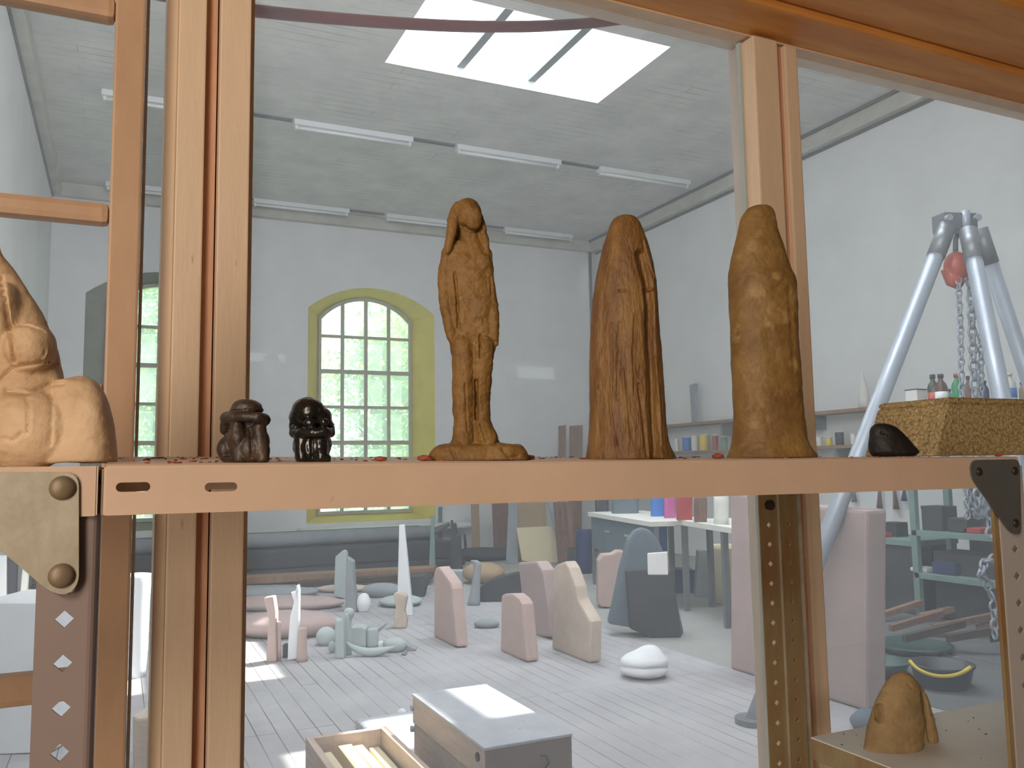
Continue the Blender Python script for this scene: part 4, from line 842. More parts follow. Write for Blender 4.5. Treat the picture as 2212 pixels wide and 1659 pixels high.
rock('boulder', 'dark heap of stone at the foot of the far wall', 'boulder', c5((540, 0))[0][0], c5((0, 470))[0][1], 290/3.95, 66/3.95, (1030, 1212), 'dark', 0.5, 0.03)
rock('boulder', 'brown rounded boulder behind the flared white pedestal', 'boulder', c5((570, 0))[0][0], c5((0, 622))[0][1], 185/3.95, 92/3.95, (1040, 1262), 'cardboard', 0.7, 0.01)
slab('stone_pillar', 'plain grey square stone pillar behind the left pink slab', 'sculpture', c5((262, 605), (390, 605), (394, 1095), (300, 1095)), (993, 1357), 0.14, 'grey')
standloft('stone_pedestal', 'small flared grey pedestal with a wider foot', 'sculpture', [(1080+515/3.951, 900+455/3.951, 900+520/3.951), (1080+545/3.951, 900+480/3.951, 900+552/3.951), (1080+600/3.951, 900+482/3.951, 900+548/3.951), (1080+760/3.951, 900+462/3.951, 900+542/3.951), (1080+905/3.951, 900+432/3.951, 900+540/3.951)], (1023, 1309), 0.7, 'grey')
slab('curved_stone', 'dark stone crescent with a sloping top edge behind the pink slabs', 'sculpture', c5((540, 750), (600, 705), (700, 660), (850, 628), (1000, 618), (1150, 640), (1100, 860), (540, 870)), (1080, 1300), 0.18, 'dark')
rock('stone_roll', 'grey stone log lying on the floorboards left of the small pink slab', 'stone', c5((600, 0))[0][0], c5((0, 1055))[0][1], 108/3.95, 40/3.95, (1050, 1357), 'grey', 0.6, 0.0)
slab('stone_slab', 'rough pink stone slab with sloping top, left of the grey pillar', 'sculpture', c5((148, 610), (165, 576), (188, 570), (222, 610), (290, 708), (302, 760), (346, 1258), (290, 1245), (146, 1170)), (937, 1375), 0.10, 'pink', mode='x', bevel=0.02)
slab('stone_slab', 'short pink stone slab with scooped top, nearest the viewer in the row', 'sculpture', c5((720, 815), (740, 802), (820, 800), (870, 840), (900, 890), (942, 1382), (870, 1362), (712, 1285)), (1080, 1405), 0.10, 'pink', mode='x', bevel=0.02)
slab('stone_slab', 'tall pink stone slab with flat top, behind the short pink one', 'sculpture', c5((864, 532), (1020, 525), (1075, 600), (1110, 850), (1145, 1172), (1060, 1170), (925, 1118)), (1133, 1362), 0.12, 'pinkslab', mode='x', bevel=0.02)
slab('stone_slab', 'large beige stone slab with a ragged right edge', 'sculpture', c5((1160, 590), (1200, 545), (1265, 522), (1300, 580), (1355, 740), (1375, 850), (1450, 980), (1482, 1040), (1475, 1392), (1400, 1375), (1152, 1268)), (1192, 1401), 0.10, 'beige', mode='x', bevel=0.02)
slab('stone_disc', 'thin white rounded plaster panel standing behind the beige slab', 'sculpture', c5((1150, 650), (1120, 740), (1105, 850), (1118, 980), (1145, 1110), (1250, 1180), (1420, 1200), (1440, 1000), (1405, 800), (1350, 660), (1290, 560), (1200, 560)), (1190, 1358), 0.05, 'white')
slab('rough_stone', 'rough pale pink standing stone left of the dark fin', 'sculpture', c6((245, 520), (280, 470), (370, 462), (410, 436), (470, 440), (470, 700), (430, 960), (270, 912), (245, 880)), (1295, 1315), 0.2, 'pink')
# dark fin
fx = az(1316, 1350)[0]
slab('fin_sculpture', 'tall blue-grey stone fin with rounded top', 'sculpture', c6((330, 1062), (370, 900), (430, 600), (500, 340), (560, 262), (630, 236), (690, 262), (760, 340), (840, 520), (905, 740), (950, 1000), (988, 1240), (890, 1246)), (1400, 1372), 0.14, 'slate', mode='c', bevel=0.03)
slab('stone_block', 'dark square slab standing in for a reflection before the blue-grey fin', 'stone', c6((485, 605), (880, 600), (960, 1165), (935, 1180), (700, 1195), (520, 1100)), (1430, 1378), 0.10, 'dark', mode='c')  # dark reflected square in the glass, built as a solid block
slab('reflection_sheet', 'white sheet standing in for a window reflection above the dark slab', 'paper', c6((668, 455), (838, 443), (845, 640), (672, 640)), (1430, 1377.4), 0.02, 'paper', mode='c', z=float(pc(1400, 1232.4, fd(1430, 1378))[2])-0.02)  # pale sheet added in place of a window's reflection in the glass
# white sea-shell like stone
d_ = fd(1390, 1474); mb = MB(); rw = [(1080+1238/3.949, 1230+650/3.949, 1230+710/3.949), (1080+1255/3.949, 1230+615/3.949, 1230+745/3.949), (1080+1290/3.949, 1230+560/3.949, 1230+778/3.949), (1080+1340/3.949, 1230+478/3.949, 1230+808/3.949), (1080+1380/3.949, 1230+440/3.949, 1230+838/3.949), (1080+1420/3.949, 1230+432/3.949, 1230+842/3.949), (1080+1452/3.949, 1230+440/3.949, 1230+838/3.949), (1080+1462/3.949, 1230+436/3.949, 1230+842/3.949), (1080+1490/3.949, 1230+432/3.949, 1230+845/3.949), (1080+1520/3.949, 1230+455/3.949, 1230+830/3.949), (1080+1550/3.949, 1230+520/3.949, 1230+790/3.949), (1080+1568/3.949, 1230+600/3.949, 1230+730/3.949)]
yb_ = proj(np.array([*pc(1390, 1474, d_+0.14)[:2], 0.0]))[1]; y0_ = rw[0][0]; k_ = (yb_-y0_)/(rw[-1][0]-y0_)
mb.add(*loft([(y0_+(r[0]-y0_)*k_, r[1], r[2]) for r in rw], d_+0.14, 0.9, nu=40, m=4)); sculpt('shell_stone', mb, 'white', 0.008, rough=0.003, nscale=9, zfloor=0.0, cuts=[([(1336, 1440), (1390, 1446), (1446, 1441)], 5, 0.018)], label='smooth white rounded stone with a groove round its foot, on the floor', cat='sculpture')
# big pink slab behind the mullion
X0 = 3.85; za = ax(1870, 1103, X0); 
P = [ax(1578, 1446, X0), ax(1870, 1536, X0), ax(1872, 1103, X0), ax(1800, 1096, X0), ax(1735, 1092, X0), ax(1578, 1062, X0)]
P = [np.array([p[0], p[1], max(0, p[2])]) for p in P]
MB().prism(P, (0.16, 0, 0)).build('stone_slab', 'pinkslab', bevel=0.02, label='very large pale pink stone slab standing behind the right mullion', cat='sculpture')

# crate and box in the foreground of the studio
h = 0.40; A_, B_, C_2, D_ = (az(*p, h) for p in ((1043, 1613), (1236, 1586), (1053, 1479), (890, 1497)))
x0, x1, y0, y1 = (A_[0]+D_[0])/2, (B_[0]+C_2[0])/2, (A_[1]+B_[1])/2, (C_2[1]+D_[1])/2
bxt = thing('wooden_box', 'lidded wooden box with a dusty white top, nearest on the studio floor', 'box', ((x0+x1)/2, (y0+y1)/2, 0))
MB().box(x0+0.004, x1-0.004, y0+0.004, y1-0.004, 0, h-0.13).build('body', 'boxwood', bxt, bevel=0.003)
MB().box(x0, x1, y0, y1, h-0.125, h-0.012).build('lid', 'boxwood', bxt, bevel=0.003)
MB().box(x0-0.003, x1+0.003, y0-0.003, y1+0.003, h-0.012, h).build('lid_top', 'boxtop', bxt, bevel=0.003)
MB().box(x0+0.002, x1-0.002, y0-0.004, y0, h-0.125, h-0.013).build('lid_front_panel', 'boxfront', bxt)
mb = MB(); c = ax(1033, 1635, x0); mb.tube([c+np.array([-0.006, 0, 0]), c+np.array([0.002, 0, 0])], 0.016, 18); mb.build('round_plug', 'dark', bxt)
for yq in (1515, 1560): cc_ = ax(893, yq+14, x0); mb = MB(); mb.tube([cc_+np.array([-0.012, 0.0, 0]), cc_+np.array([0, 0.0, 0])], 0.014, 12); mb.build('latch', 'alu', bxt)
hc = ay(1175, 1640, y0); mb = MB(); mb.tube([hc+np.array([-0.02, -0.01, 0.02]), hc+np.array([0.0, -0.02, 0.015]), hc+np.array([0.012, -0.02, -0.01]), hc+np.array([0.0, -0.01, -0.03])], 0.004, 8); mb.build('hook', 'darkbolt', bxt, smooth=True)
hk = 0.24
a = az(660, 1593, hk); b_ = az(880, 1566, hk)
cx0, cy1 = a[0], a[1]; cx1 = cx0+0.36; cy0 = cy1-0.85
cr = thing('wooden_crate', 'open shallow wooden crate with loose laths inside, left of the lidded box', 'crate', ((cx0+cx1)/2, (cy0+cy1)/2, 0))
w = 0.03
MB().box(cx0, cx0+w, cy0, cy1, 0, hk).build('side_panel', 'boxwood', cr, bevel=0.003); MB().box(cx1-w, cx1, cy0, cy1, 0, hk).build('side_panel', 'boxwood', cr, bevel=0.003)
MB().box(cx0+w, cx1-w, cy1-w, cy1, 0, hk).build('end_panel', 'boxwood', cr, bevel=0.003); MB().box(cx0+w, cx1-w, cy0, cy0+w, 0, hk).build('end_panel', 'boxwood', cr, bevel=0.003)
MB().box(cx0+w, cx1-w, cy0+w, cy1-w, 0, 0.03).build('bottom', 'boxwood', cr)
for k, (xa_, wv, zz_) in enumerate(((0.05, 0.05, 0.15), (0.12, 0.06, 0.17), (0.20, 0.04, 0.16), (0.26, 0.045, 0.14))):
    MB().obox((cx0+xa_, cy0+0.05, 0.03+zz_*0.0), (wv, 0, 0), (0.01*(k % 2), cy1-cy0-0.1, 0), (0, 0, zz_)).build('wooden_lath', 'plywood', label='%s pale lath lying lengthwise in the open crate' % ('leftmost', 'second from left', 'third from left', 'rightmost')[k], cat='lath', group='laths in the crate', bevel=0.003)
bp = az(770, 1556, 0.10); MB().obox((bp[0], bp[1]-0.55, 0.0), (0.62, 0, 0), (0, 0.58, 0), (0, 0, 0.10)).build('stone_plate', 'boxtop', label='flat sunlit plate lying between the crate and the box', cat='plate', bevel=0.01)
rock('pebble', 'small round white pebble behind the sunlit plate', 'stone', 868, 1541, 10, 10, (868, 1551), 'white', 1.0, 0.0)

# left side of the studio: white plinth, bin, leaning items
slab('plinth', 'large white plinth seen below the left gusset plate', 'plinth', [(-60, 1303), (77, 1303), (110, 1303), (110, 1625), (-60, 1640)], (40, 1630), 0.5, 'white', mode='c', bevel=0.005)
slab('picture_panel', 'tall white panel with black edge behind the plinth', 'panel', [(-40, 1200), (14, 1200), (14, 1420), (-40, 1420)], (0, 1420), 0.03, 'paper', mode='c')
slab('dark_panel', 'narrow black board leaning right of the white panel', 'panel', [(15, 1200), (36, 1200), (30, 1420), (15, 1420)], (20, 1420), 0.03, 'dark', mode='c')
slab('plank', 'pale plank leaning diagonally behind the left upright', 'plank', [(50, 1205), (62, 1205), (48, 1420), (30, 1420)], (40, 1420), 0.03, 'offwhite', mode='c')
standloft('plastic_bin', 'tall pale translucent plastic bin in the sun, left of the post', 'bin', [(1240, 262, 322), (1246, 258, 326), (1300, 262, 322), (1400, 266, 318), (1470, 268, 312)], (290, 1470), 0.9, 'white')
slab('stone_block', 'pinkish rough stone block low at the left behind the sash', 'stone', [(285, 1546), (300, 1552), (318, 1550), (330, 1545), (345, 1548), (380, 1600), (380, 1700), (285, 1700)], (320, 1690), 0.25, 'beige')

# ------------------------------------------------------------------ leaning boards at the far wall, right of centre
def wallboard(name, label, pts, Y, mt, th=0.03, bev=0.004):
    P = [ay(x, y, Y) for x, y in pts]; P = [np.array([p[0], p[1]+0.10*max(0, p[2]), max(p[2], 0.0)]) for p in P]
    return MB().prism(P, (0, th, 0)).build(name, mt, label=label, cat='board', bevel=bev)
wallboard('plank', 'tan plank leaning on the far wall, leftmost of the leaning boards', c5((485, 20), (550, 20), (548, 560), (480, 560)), 12.6, 'cardboard')
wallboard('plank', 'brownish pink board leaning beside the tan plank', c5((665, 20), (800, 20), (785, 560), (670, 560)), 12.3, 'dirtbrown')
wallboard('plank', 'light grey plank leaning from floor to above the shelf', c5((812, 20), (885, 20), (868, 625), (768, 625)), 11.4, 'grey')
wallboard('cardboard_sheet', 'brown cardboard sheet leaning above the cream sheet', c5((885, 20), (1125, 20), (1125, 760), (875, 760)), 11.6, 'cardboard')
wallboard('plywood_sheet', 'cream board leaning behind the tall pink slab', c5((866, 240), (1215, 225), (1255, 580), (1100, 600), (905, 520)), 11.2, 'plywood')
wallboard('plank', 'grey plank leaning at the right of the cream board', c5((1150, 20), (1215, 20), (1262, 600), (1240, 600)), 11.0, 'grey')
for k, (a0, a1, lab) in enumerate(((1212, 1250, 'leftmost'), (1255, 1300, 'middle'), (1305, 1355, 'rightmost'))):
    wallboard('timber_offcut', '%s dark brown timber of the bundle by the workbench' % lab, c5((a0, 20), (a1, 20), (a1-5+k*4, 720), (a0+20, 720)), 10.6-k*0.1, 'dirtbrown', 0.08)
for (x, lab) in ((1216, 'narrow left one'), (1246, 'wide right one')):
    w_ = 7 if x == 1216 else 13
    P = [ay(x-w_, 920, 13.0), ay(x+w_, 918, 13.0), ay(x+w_, 1300, 13.0), ay(x-w_, 1300, 13.0)]; P = [np.array([p[0], p[1], max(0, p[2])]) for p in P]
    MB().prism(P, (0, 0.05, 0)).build('plank', 'wood', label='brown plank standing at the far wall, %s of the pair' % lab, cat='board')
# drums
for (cx_, y0_, y1_, by, mt_, lab) in ((1262, 1145, 1243, 1240, 'darkblue', 'dark blue drum standing left of the workbench'), (1243, 1185, 1241, 1236, 'tub', 'black bucket half behind the dark blue drum')):
    standloft('drum', lab, 'drum', [(y0_, cx_-16, cx_+16), (y0_+3, cx_-18, cx_+18), (y0_+45, cx_-18, cx_+18), (y1_, cx_-17, cx_+17)], (cx_, by), 0.95, mt_, m=2)

# ------------------------------------------------------------------ work benches on the right
def bench(label, A, B, depth, ztop, panel=True):
    A, B = np.array(A), np.array(B); u = (B-A); L = np.linalg.norm(u); u /= L; n = np.array([-u[1], u[0], 0]); n = n if n[0] > 0 else -n
    t = thing('workbench', label, 'workbench', (*((A+B)/2+n*depth/2)[:2], 0))
    MB().obox((*A[:2], ztop-0.05), u*L, n*depth, (0, 0, 0.05)).build('bench_top', 'offwhite', t, bevel=0.004)
    if panel:
        MB().obox(np.array([*A[:2], ztop-0.42])+n*0.03+u*0.03, u*(L-0.06), n*0.03, (0, 0, 0.37)).build('front_panel', 'slate', t)
        for f in (0.28, 0.6): MB().obox(np.array([*A[:2], ztop-0.2])+n*0.015+u*L*f, u*0.12, n*0.015, (0, 0, 0.02)).build('handle', 'alu', t)
    for f in (0.0, 0.5, 1.0):
        for g in (0.04, depth-0.09):
            MB().obox(np.array([*A[:2], 0])+n*g+u*(f*(L-0.06)), u*0.05, n*0.05, (0, 0, ztop-0.05)).build('leg', 'steel', t)
    return t
bench('grey workbench with pale top standing at the far right by the blue drum', az(1270, 1106, .85), az(1405, 1127, .85), 0.7, 0.85)
bench('second workbench with a white edge, nearer and right of the first', az(1462, 1122, .87), az(1660, 1152, .87), 0.7, 0.87, panel=False)
bz = 0.85
def onbench(x, y0_, y1_, w_, mt_, name, label, cat, z=0.85, base=None, dep_=0.8, power=2.0):
    d_ = fd(x, y1_, z)+0.15; 
    V, F = loft([(y0_, x-w_*0.55, x+w_*0.55), (y0_+2, x-w_, x+w_), ((y0_+y1_)/2, x-w_, x+w_), (y1_, x-w_, x+w_)], d_, dep_, 20, 2, power)
    V = [np.array([v[0], v[1], max(v[2], z)]) for v in V]; return mk(name, V, F, mt_, smooth=power < 3, label=label, cat=cat)
onbench(1420, 1060, 1117, 14, 'blue', 'plastic_canister', 'bright blue canister standing on the first workbench', 'canister', power=4)
slab('hanging_cloth', 'blue plastic sheet hanging from the bench front behind the fin', 'cloth', c6((710, 185), (835, 180), (838, 435), (690, 440)), (1440, 1290), 0.02, 'blue')
onbench(1447, 1066, 1121, 12, 'magenta', 'plastic_canister', 'pink canister right of the blue one on the bench', 'canister', power=4)
onbench(1478, 1072, 1125, 16, 'red', 'tool_box', 'faded red box on the bench right of the pink canister', 'box', 0.87, power=5)
onbench(1513, 1074, 1130, 13, 'dirtbrown', 'wooden_tool', 'brown wooden tool standing on the white-edged bench', 'tool', 0.87, power=4)
onbench(1558, 1070, 1135, 16, 'offwhite', 'plaster_lump', 'small whitish plaster lump on the white-edged bench', 'sculpture', 0.87)
onbench(1350, 1066, 1110, 28, 'slate', 'machine_vise', 'grey-blue machine block on the first workbench', 'tool', 0.85, power=4)
onbench(1300, 1078, 1106, 14, 'dark', 'tool_box', 'dark box at the left end of the first workbench', 'box', 0.85, power=5)
standloft('stone_drum', 'cream cylindrical stone block beside the large pink slab', 'stone', [(1080+412/3.949, 1230+1230/3.949, 1230+1420/3.949), (1080+416/3.949, 1230+1200/3.949, 1230+1440/3.949), (1080+880/3.949, 1230+1200/3.949, 1230+1440/3.949), (1080+890/3.949, 1230+1215/3.949, 1230+1430/3.949)], (1560, 1304), 0.9, 'plywood')
slab('grey_monolith', 'grey stone panel leaning left of the cream block', 'stone', c6((1100, 428), (1195, 425), (1195, 828), (1075, 828)), (1518, 1289), 0.12, 'grey')
slab('stone_block', 'dark box under the white-edged bench', 'box', c6((900, 600), (1080, 600), (1080, 800), (900, 800)), (1480, 1282), 0.3, 'darkblue')

# right wall shelves with cans
t = thing('wall_shelf', 'long grey wooden shelf on the right studio wall', 'shelf', (XR-0.15, 10, 1.98))
MB().box(XR-0.30, XR-0.001, 6.9, 12.4, 1.98, 2.02).build('shelf_board', 'wood', t)
for y in (8.0, 9.7, 11.4): MB().box(XR-0.26, XR-0.001, y-0.02, y+0.02, 1.80, 1.98).build('bracket', 'steel', t)
t = thing('wall_shelf', 'lower shelf on the right wall holding tins and tubs', 'shelf', (XR-0.15, 10, 1.56))
MB().box(XR-0.30, XR-0.001, 7.0, 12.6, 1.56, 1.60).build('shelf_board', 'wood', t)
for y in (7.6, 9.4, 11.6): MB().box(XR-0.26, XR-0.001, y-0.02, y+0.02, 1.40, 1.56).build('bracket', 'steel', t)
def onwall(x, y0_, y1_, w_, mt_, name, label, cat, z, cap=None, Xc=XR-0.17):
    b0 = ax(x, y1_, Xc); d_ = dep(b0); top = ax(x, y0_, Xc)[2]; r = w_*d_/FPX; H = max(0.05, top-b0[2])
    t = thing(name, label, cat, (b0[0], b0[1], z))
    if cap: 
        MB().lathe((b0[0], b0[1], z), [(r*.95, 0), (r, .01), (r, H*0.55), (r*0.8, H*0.66), (r*0.38, H*0.78), (r*0.34, H*0.86)]).build('bottle_body', mt_, t, smooth=True)
        MB().lathe((b0[0], b0[1], z+H*0.86), [(r*0.42, 0), (r*0.42, H*0.13), (r*0.36, H*0.14)]).build('cap', cap, t, smooth=True)
    else:
        MB().lathe((b0[0], b0[1], z), [(r*.97, 0), (r, .005), (r, H-.01), (r*.97, H)]).build('container', mt_, t, smooth=True)
        MB().lathe((b0[0], b0[1], z+H), [(r*1.03, 0), (r*1.03, 0.012), (r*.9, 0.014)]).build('lid', 'offwhite', t, smooth=True)
for x, y0_, w_, mt_, lab in ((1462, 952, 5, 'offwhite', 'small white tub left of the blue tin on the wall shelf'), (1484, 948, 9, 'blue', 'blue tin on the lower right-wall shelf'), (1501, 945, 7, 'offwhite', 'white tin between the blue and yellow tins'), (1521, 944, 10, 'yellowp', 'yellow tin on the lower right-wall shelf'), (1546, 946, 6, 'red', 'dull red tin right of the yellow tin'), (1566, 950, 6, 'greenrack', 'grey-green tin beside the ochre hooded form'),
        (1770, 960, 8, 'offwhite', 'white tub at the wall shelf just right of the mullion'), (1792, 962, 7, 'yellowp', 'small yellow tub on the right-wall shelf behind the tripod leg'), (1815, 950, 9, 'tub', 'dark grey tin left of the tripod leg'), (1845, 955, 6, 'offwhite', 'pale tin hidden partly by the tripod leg'), (1873, 962, 6, 'red', 'red tin just left of the black stone')):
    onwall(x, y0_, 977 if x < 1700 else 978, w_, mt_, 'tin', lab, 'tin', 1.60)
z = 2.02
P = [ax(1489, 832, XR-0.2), ax(1500, 828, XR-0.2), ax(1502, 900, XR-0.2), ax(1508, 918, XR-0.2), ax(1494, 919, XR-0.2)]
MB().prism([np.array([p[0], p[1], max(p[2], z)]) for p in P], (0.06, 0, 0)).build('carved_horn', 'grey', label='slender grey upright shard on the right-wall shelf', cat='sculpture', bevel=0.005)
P = ax(1868, 893, XR-0.17); T = ax(1868, 802, XR-0.17)
MB().lathe((P[0], P[1], z), [(0.07*1.0, 0), (0.065, 0.1), (0.045, 0.24), (0.004, max(0.3, T[2]-z))], 4 if False else 16).build('plaster_cone', 'offwhite', label='pale pointed plaster cone on the right-wall shelf', cat='sculpture', smooth=True)

# ------------------------------------------------------------------ green steel rack with bottles
RX = 6.5
def rz(x, y): return float(ax(x, y, RX)[2])
def ry(x, y): return float(ax(x, y, RX)[1])
rk = thing('steel_rack', 'grey-green steel rack with open shelves along the right wall', 'rack', (RX+0.25, 4.6, 0))
y_left = ry(1972, 1200); y_right = 2.6
zt1, zt2_, zt3 = rz(1972, 884), rz(1975, 1145), rz(1975, 1236)
for zz_, nm in ((zt1, 'top'), (zt2_, 'mid'), (zt3, 'low')):
    MB().box(RX, RX+0.5, y_right, y_left, zz_-0.05, zz_).build('rack_shelf', 'greenrack', rk, bevel=0.003)
for yy_ in (y_left-0.02, (y_left+y_right)/2, y_right):
    for xo in (0.0, 0.45): MB().box(RX+xo, RX+xo+0.05, yy_-0.03, yy_+0.03, 0, zt1-0.05).build('rack_post', 'greenrack', rk)
def onrack(x, ytop, w_, z, mt_, label, cap='dark', name='bottle', back=0.1, label_m=None):
    Xc = RX+back; b0 = ax(x, ytop, Xc); d_ = dep(b0); r = w_*d_/FPX; H = float(b0[2])-z; c = (b0[0], b0[1], z)
    t = thing(name, label, name.split('_')[-1], c)
    if name == 'bottle':
        MB().lathe(c, [(r*.95, 0), (r, .01), (r, H*0.6), (r*0.82, H*0.70), (r*0.4, H*0.80), (r*0.36, H*0.88)]).build('bottle_body', mt_, t, smooth=True)
        MB().lathe((c[0], c[1], z+H*0.88), [(r*0.48, 0), (r*0.48, H*0.11), (r*0.4, H*0.12)]).build('cap', cap, t, smooth=True)
        if label_m: MB().lathe((c[0], c[1], z+H*0.15), [(r*1.015, 0), (r*1.015, H*0.32)]).build('paper_label', label_m, t, smooth=True)
    else:
        MB().box(c[0]-r, c[0]+r, c[1]-r, c[1]+r, z, z+H-0.01).build('tin_body', mt_, t, bevel=0.004)
        MB().box(c[0]-r*1.03, c[0]+r*1.03, c[1]-r*1.03, c[1]+r*1.03, z+H-0.01, z+H).build('lid', 'dark', t)
onrack(1978, 841, 15, zt1, 'offwhite', 'square whitish tin at the left end of the rack top', name='square_tin')
onrack(2014, 809, 12, zt1, 'darkglass', 'dark bottle with an orange-red label, second thing on the rack top', label_m='orange', back=.14)
onrack(2031, 808, 13, zt1, 'brownglass', 'brown bottle with white label between dark and green bottles', label_m='paper')
onrack(2065, 807, 11, zt1, 'greenp', 'bright green bottle with a red cap', cap='red')
onrack(2050, 840, 8, zt1, 'greenrack', 'small grey-green bottle left of the bright green bottle', back=.2)
onrack(2090, 812, 8, zt1, 'dirtbrown', 'slim reddish brown bottle right of the green bottle')
onrack(2126, 822, 8, zt1, 'darkblue', 'small dark bottle behind the hoist chains')
onrack(2148, 816, 4, zt1, 'tub', 'thin dark bottle left of the white bottle', back=.2)
onrack(2180, 805, 12, zt1, 'offwhite', 'white plastic bottle with pale blue label', cap='offwhite', label_m='blue')
onrack(2206, 826, 6, zt1, 'cardboard', 'tan bottle at the right edge of the rack top', back=.2)
# things on the lower rack levels
def rackbox(x, y, w_, h_, zl, mt_, label, name='tool_box', back=0.15):
    c = ax(x, y, RX+back); z = zl; d_ = dep(c); r = w_*d_/FPX; H = h_*d_/FPX
    return MB().box(c[0]-0.1, c[0]+0.1, c[1]-r, c[1]+r, z, z+H).build(name, mt_, label=label, cat='box', bevel=0.01)
rackbox(2030, 1140, 26, 52, zt2_, 'dark', 'dark machine body on the middle rack shelf', 'machine')
rackbox(2085, 1140, 24, 30, zt2_, 'tub', 'low black box right of the machine on the rack')
rackbox(2115, 1140, 22, 12, zt2_, 'red', 'flat faded red tray on the middle rack shelf')
rackbox(2000, 1140, 14, 46, zt2_, 'offwhite', 'pale jug-shaped container beside the rack post', 'container')
rackbox(2055, 1232, 28, 26, zt3, 'darkblue', 'dark blue coiled tool case on the lower rack shelf')
rackbox(2000, 1232, 20, 8, zt3, 'offwhite', 'flat pale tray at the left of the lower rack shelf')
for k in range(9):
    P0 = az(1900+k*30, 1345+(k % 3)*34, 0.0); a_ = 0.5+0.25*k
    MB().obox((P0[0], P0[1], 0.02+0.03*(k % 3)), (0.45*math.cos(a_*0.4), -0.45*math.sin(a_*0.4), 0.10), (0.06*math.sin(a_*0.4), 0.06*math.cos(a_*0.4), 0), (0, 0, 0.05)).build('timber_offcut', ('wood', 'dirtbrown', 'darkwood')[k % 3], label='timber offcut thrown on the floor before the rack', cat='timber', group='offcuts on the floor before the rack')
# dark low bench left of rack post
kb = thing('tool_bench', 'dark low tool bench between the big pink slab and the steel rack', 'bench', tuple(az(1925, 1330)))
X1_ = 6.6
Pa, Pb = ax(1868, 1160, X1_), ax(1972, 1168, X1_)
MB().box(X1_, X1_+0.6, Pb[1], Pa[1]+0.4, Pa[2]-0.05, Pa[2]).build('bench_top', 'greenrack', kb)
MB().box(X1_+0.02, X1_+0.6, Pb[1]+0.02, Pa[1]+0.38, 0, Pa[2]-0.05).build('cabinet', 'dark', kb)
zt4 = float(Pa[2])
for x, h_, w_, mt_, lab in ((1902, 10, 15, 'red', 'small red box on the dark tool bench'), (1890, 28, 10, 'yellowp', 'yellowish tin on the dark tool bench behind the red box'), (1935, 30, 18, 'tub', 'black tool case on the dark tool bench')):
    c = ax(x, 1160, X1_+(0.1 if mt_ == 'red' else 0.3)); d_ = dep(c); MB().box(c[0]-0.08, c[0]+0.08, c[1]-w_*d_/FPX, c[1]+w_*d_/FPX, zt4, zt4+h_*d_/FPX).build('tool_box', mt_, label=lab, cat='box', bevel=0.005)
c = ax(1888, 1172, X1_-0.02); MB().box(c[0]-0.01, c[0]+0.01, c[1]-0.06, c[1]+0.06, c[2]-0.06, c[2]+0.03).build('paper_note', 'paper', label='white paper note stuck to the front of the dark bench', cat='paper')
# dark mass of stored stuff along the right wall
MB().box(5.5, 7.9, 1.6, 6.8, 0.0, 0.004).box(4.25, 5.49, 1.6, 4.3, 0.0, 0.004).build('tarpaulin', 'tarp', label='dark dusty tarpaulin spread on the floor under the steel rack', cat='sheet')
for q_, (ya_, yb2, hz_) in enumerate(((2.7, 3.6, 0.55), (3.7, 4.6, 0.42), (4.7, 5.4, 0.6))):
    MB().box(6.62, 6.93, ya_, yb2, 0.02, hz_).build('storage_box', ('dark', 'tub', 'dark')[q_], label='dark storage box under the steel rack, %s' % ('nearest the viewer', 'middle one', 'farthest one')[q_], cat='box', group='boxes under the rack', bevel=0.02)
MB().box(7.1, 7.9, 2.6, 5.4, 0.02, 1.15).build('storage_crate', 'dark', label='large dark storage crate behind the steel rack', cat='crate', bevel=0.02)
# hanging tools on the right wall
for k, (x, y0_, y1_, mt_, lab) in enumerate(((1900, 1040, 1098, 'dirtbrown', 'brown brush hanging on the wall left of the other one'), (1930, 1040, 1100, 'dirtbrown', 'brown brush hanging at a slant on the right wall'), (1953, 1050, 1082, 'darkblue', 'dark tool hanging beside the brushes'), (1845, 1050, 1084, 'steel', 'thin grey wire tool hanging near the tripod leg'))):
    Xh = XR-0.06; a_, b2 = ax(x, y0_, Xh), ax(x+(6 if k == 1 else 0), y1_, Xh)
    MB().tube([a_, (a_+b2)/2, b2], [0.012, 0.02, 0.035], 10).build('hanging_tool', mt_, label=lab, cat='tool', smooth=True)
mb = MB()
for k in range(4):
    x = 1950+k*13; top = ax(1962+k*6, 893, RX-0.03); mid = ax(x-2, 930, RX-0.03); bot = ax(x-6, 990, RX-0.03); mb.tube([top, mid, bot], 0.018, 8)
mb.build('strap_bundle', 'steel', label='bundle of grey straps hanging below the left end of the rack top', cat='strap', smooth=True)
mb = MB(); pts = [ax(1872+18*math.cos(a)-0, 928+34*math.sin(a)*-1+20, XR-0.08) for a in np.linspace(0, math.pi, 14)]
mb.tube(pts, 0.012, 8); mb.build('cable_loop', 'steel', label='thin cable arching on the wall behind the tripod leg', cat='cable', smooth=True)
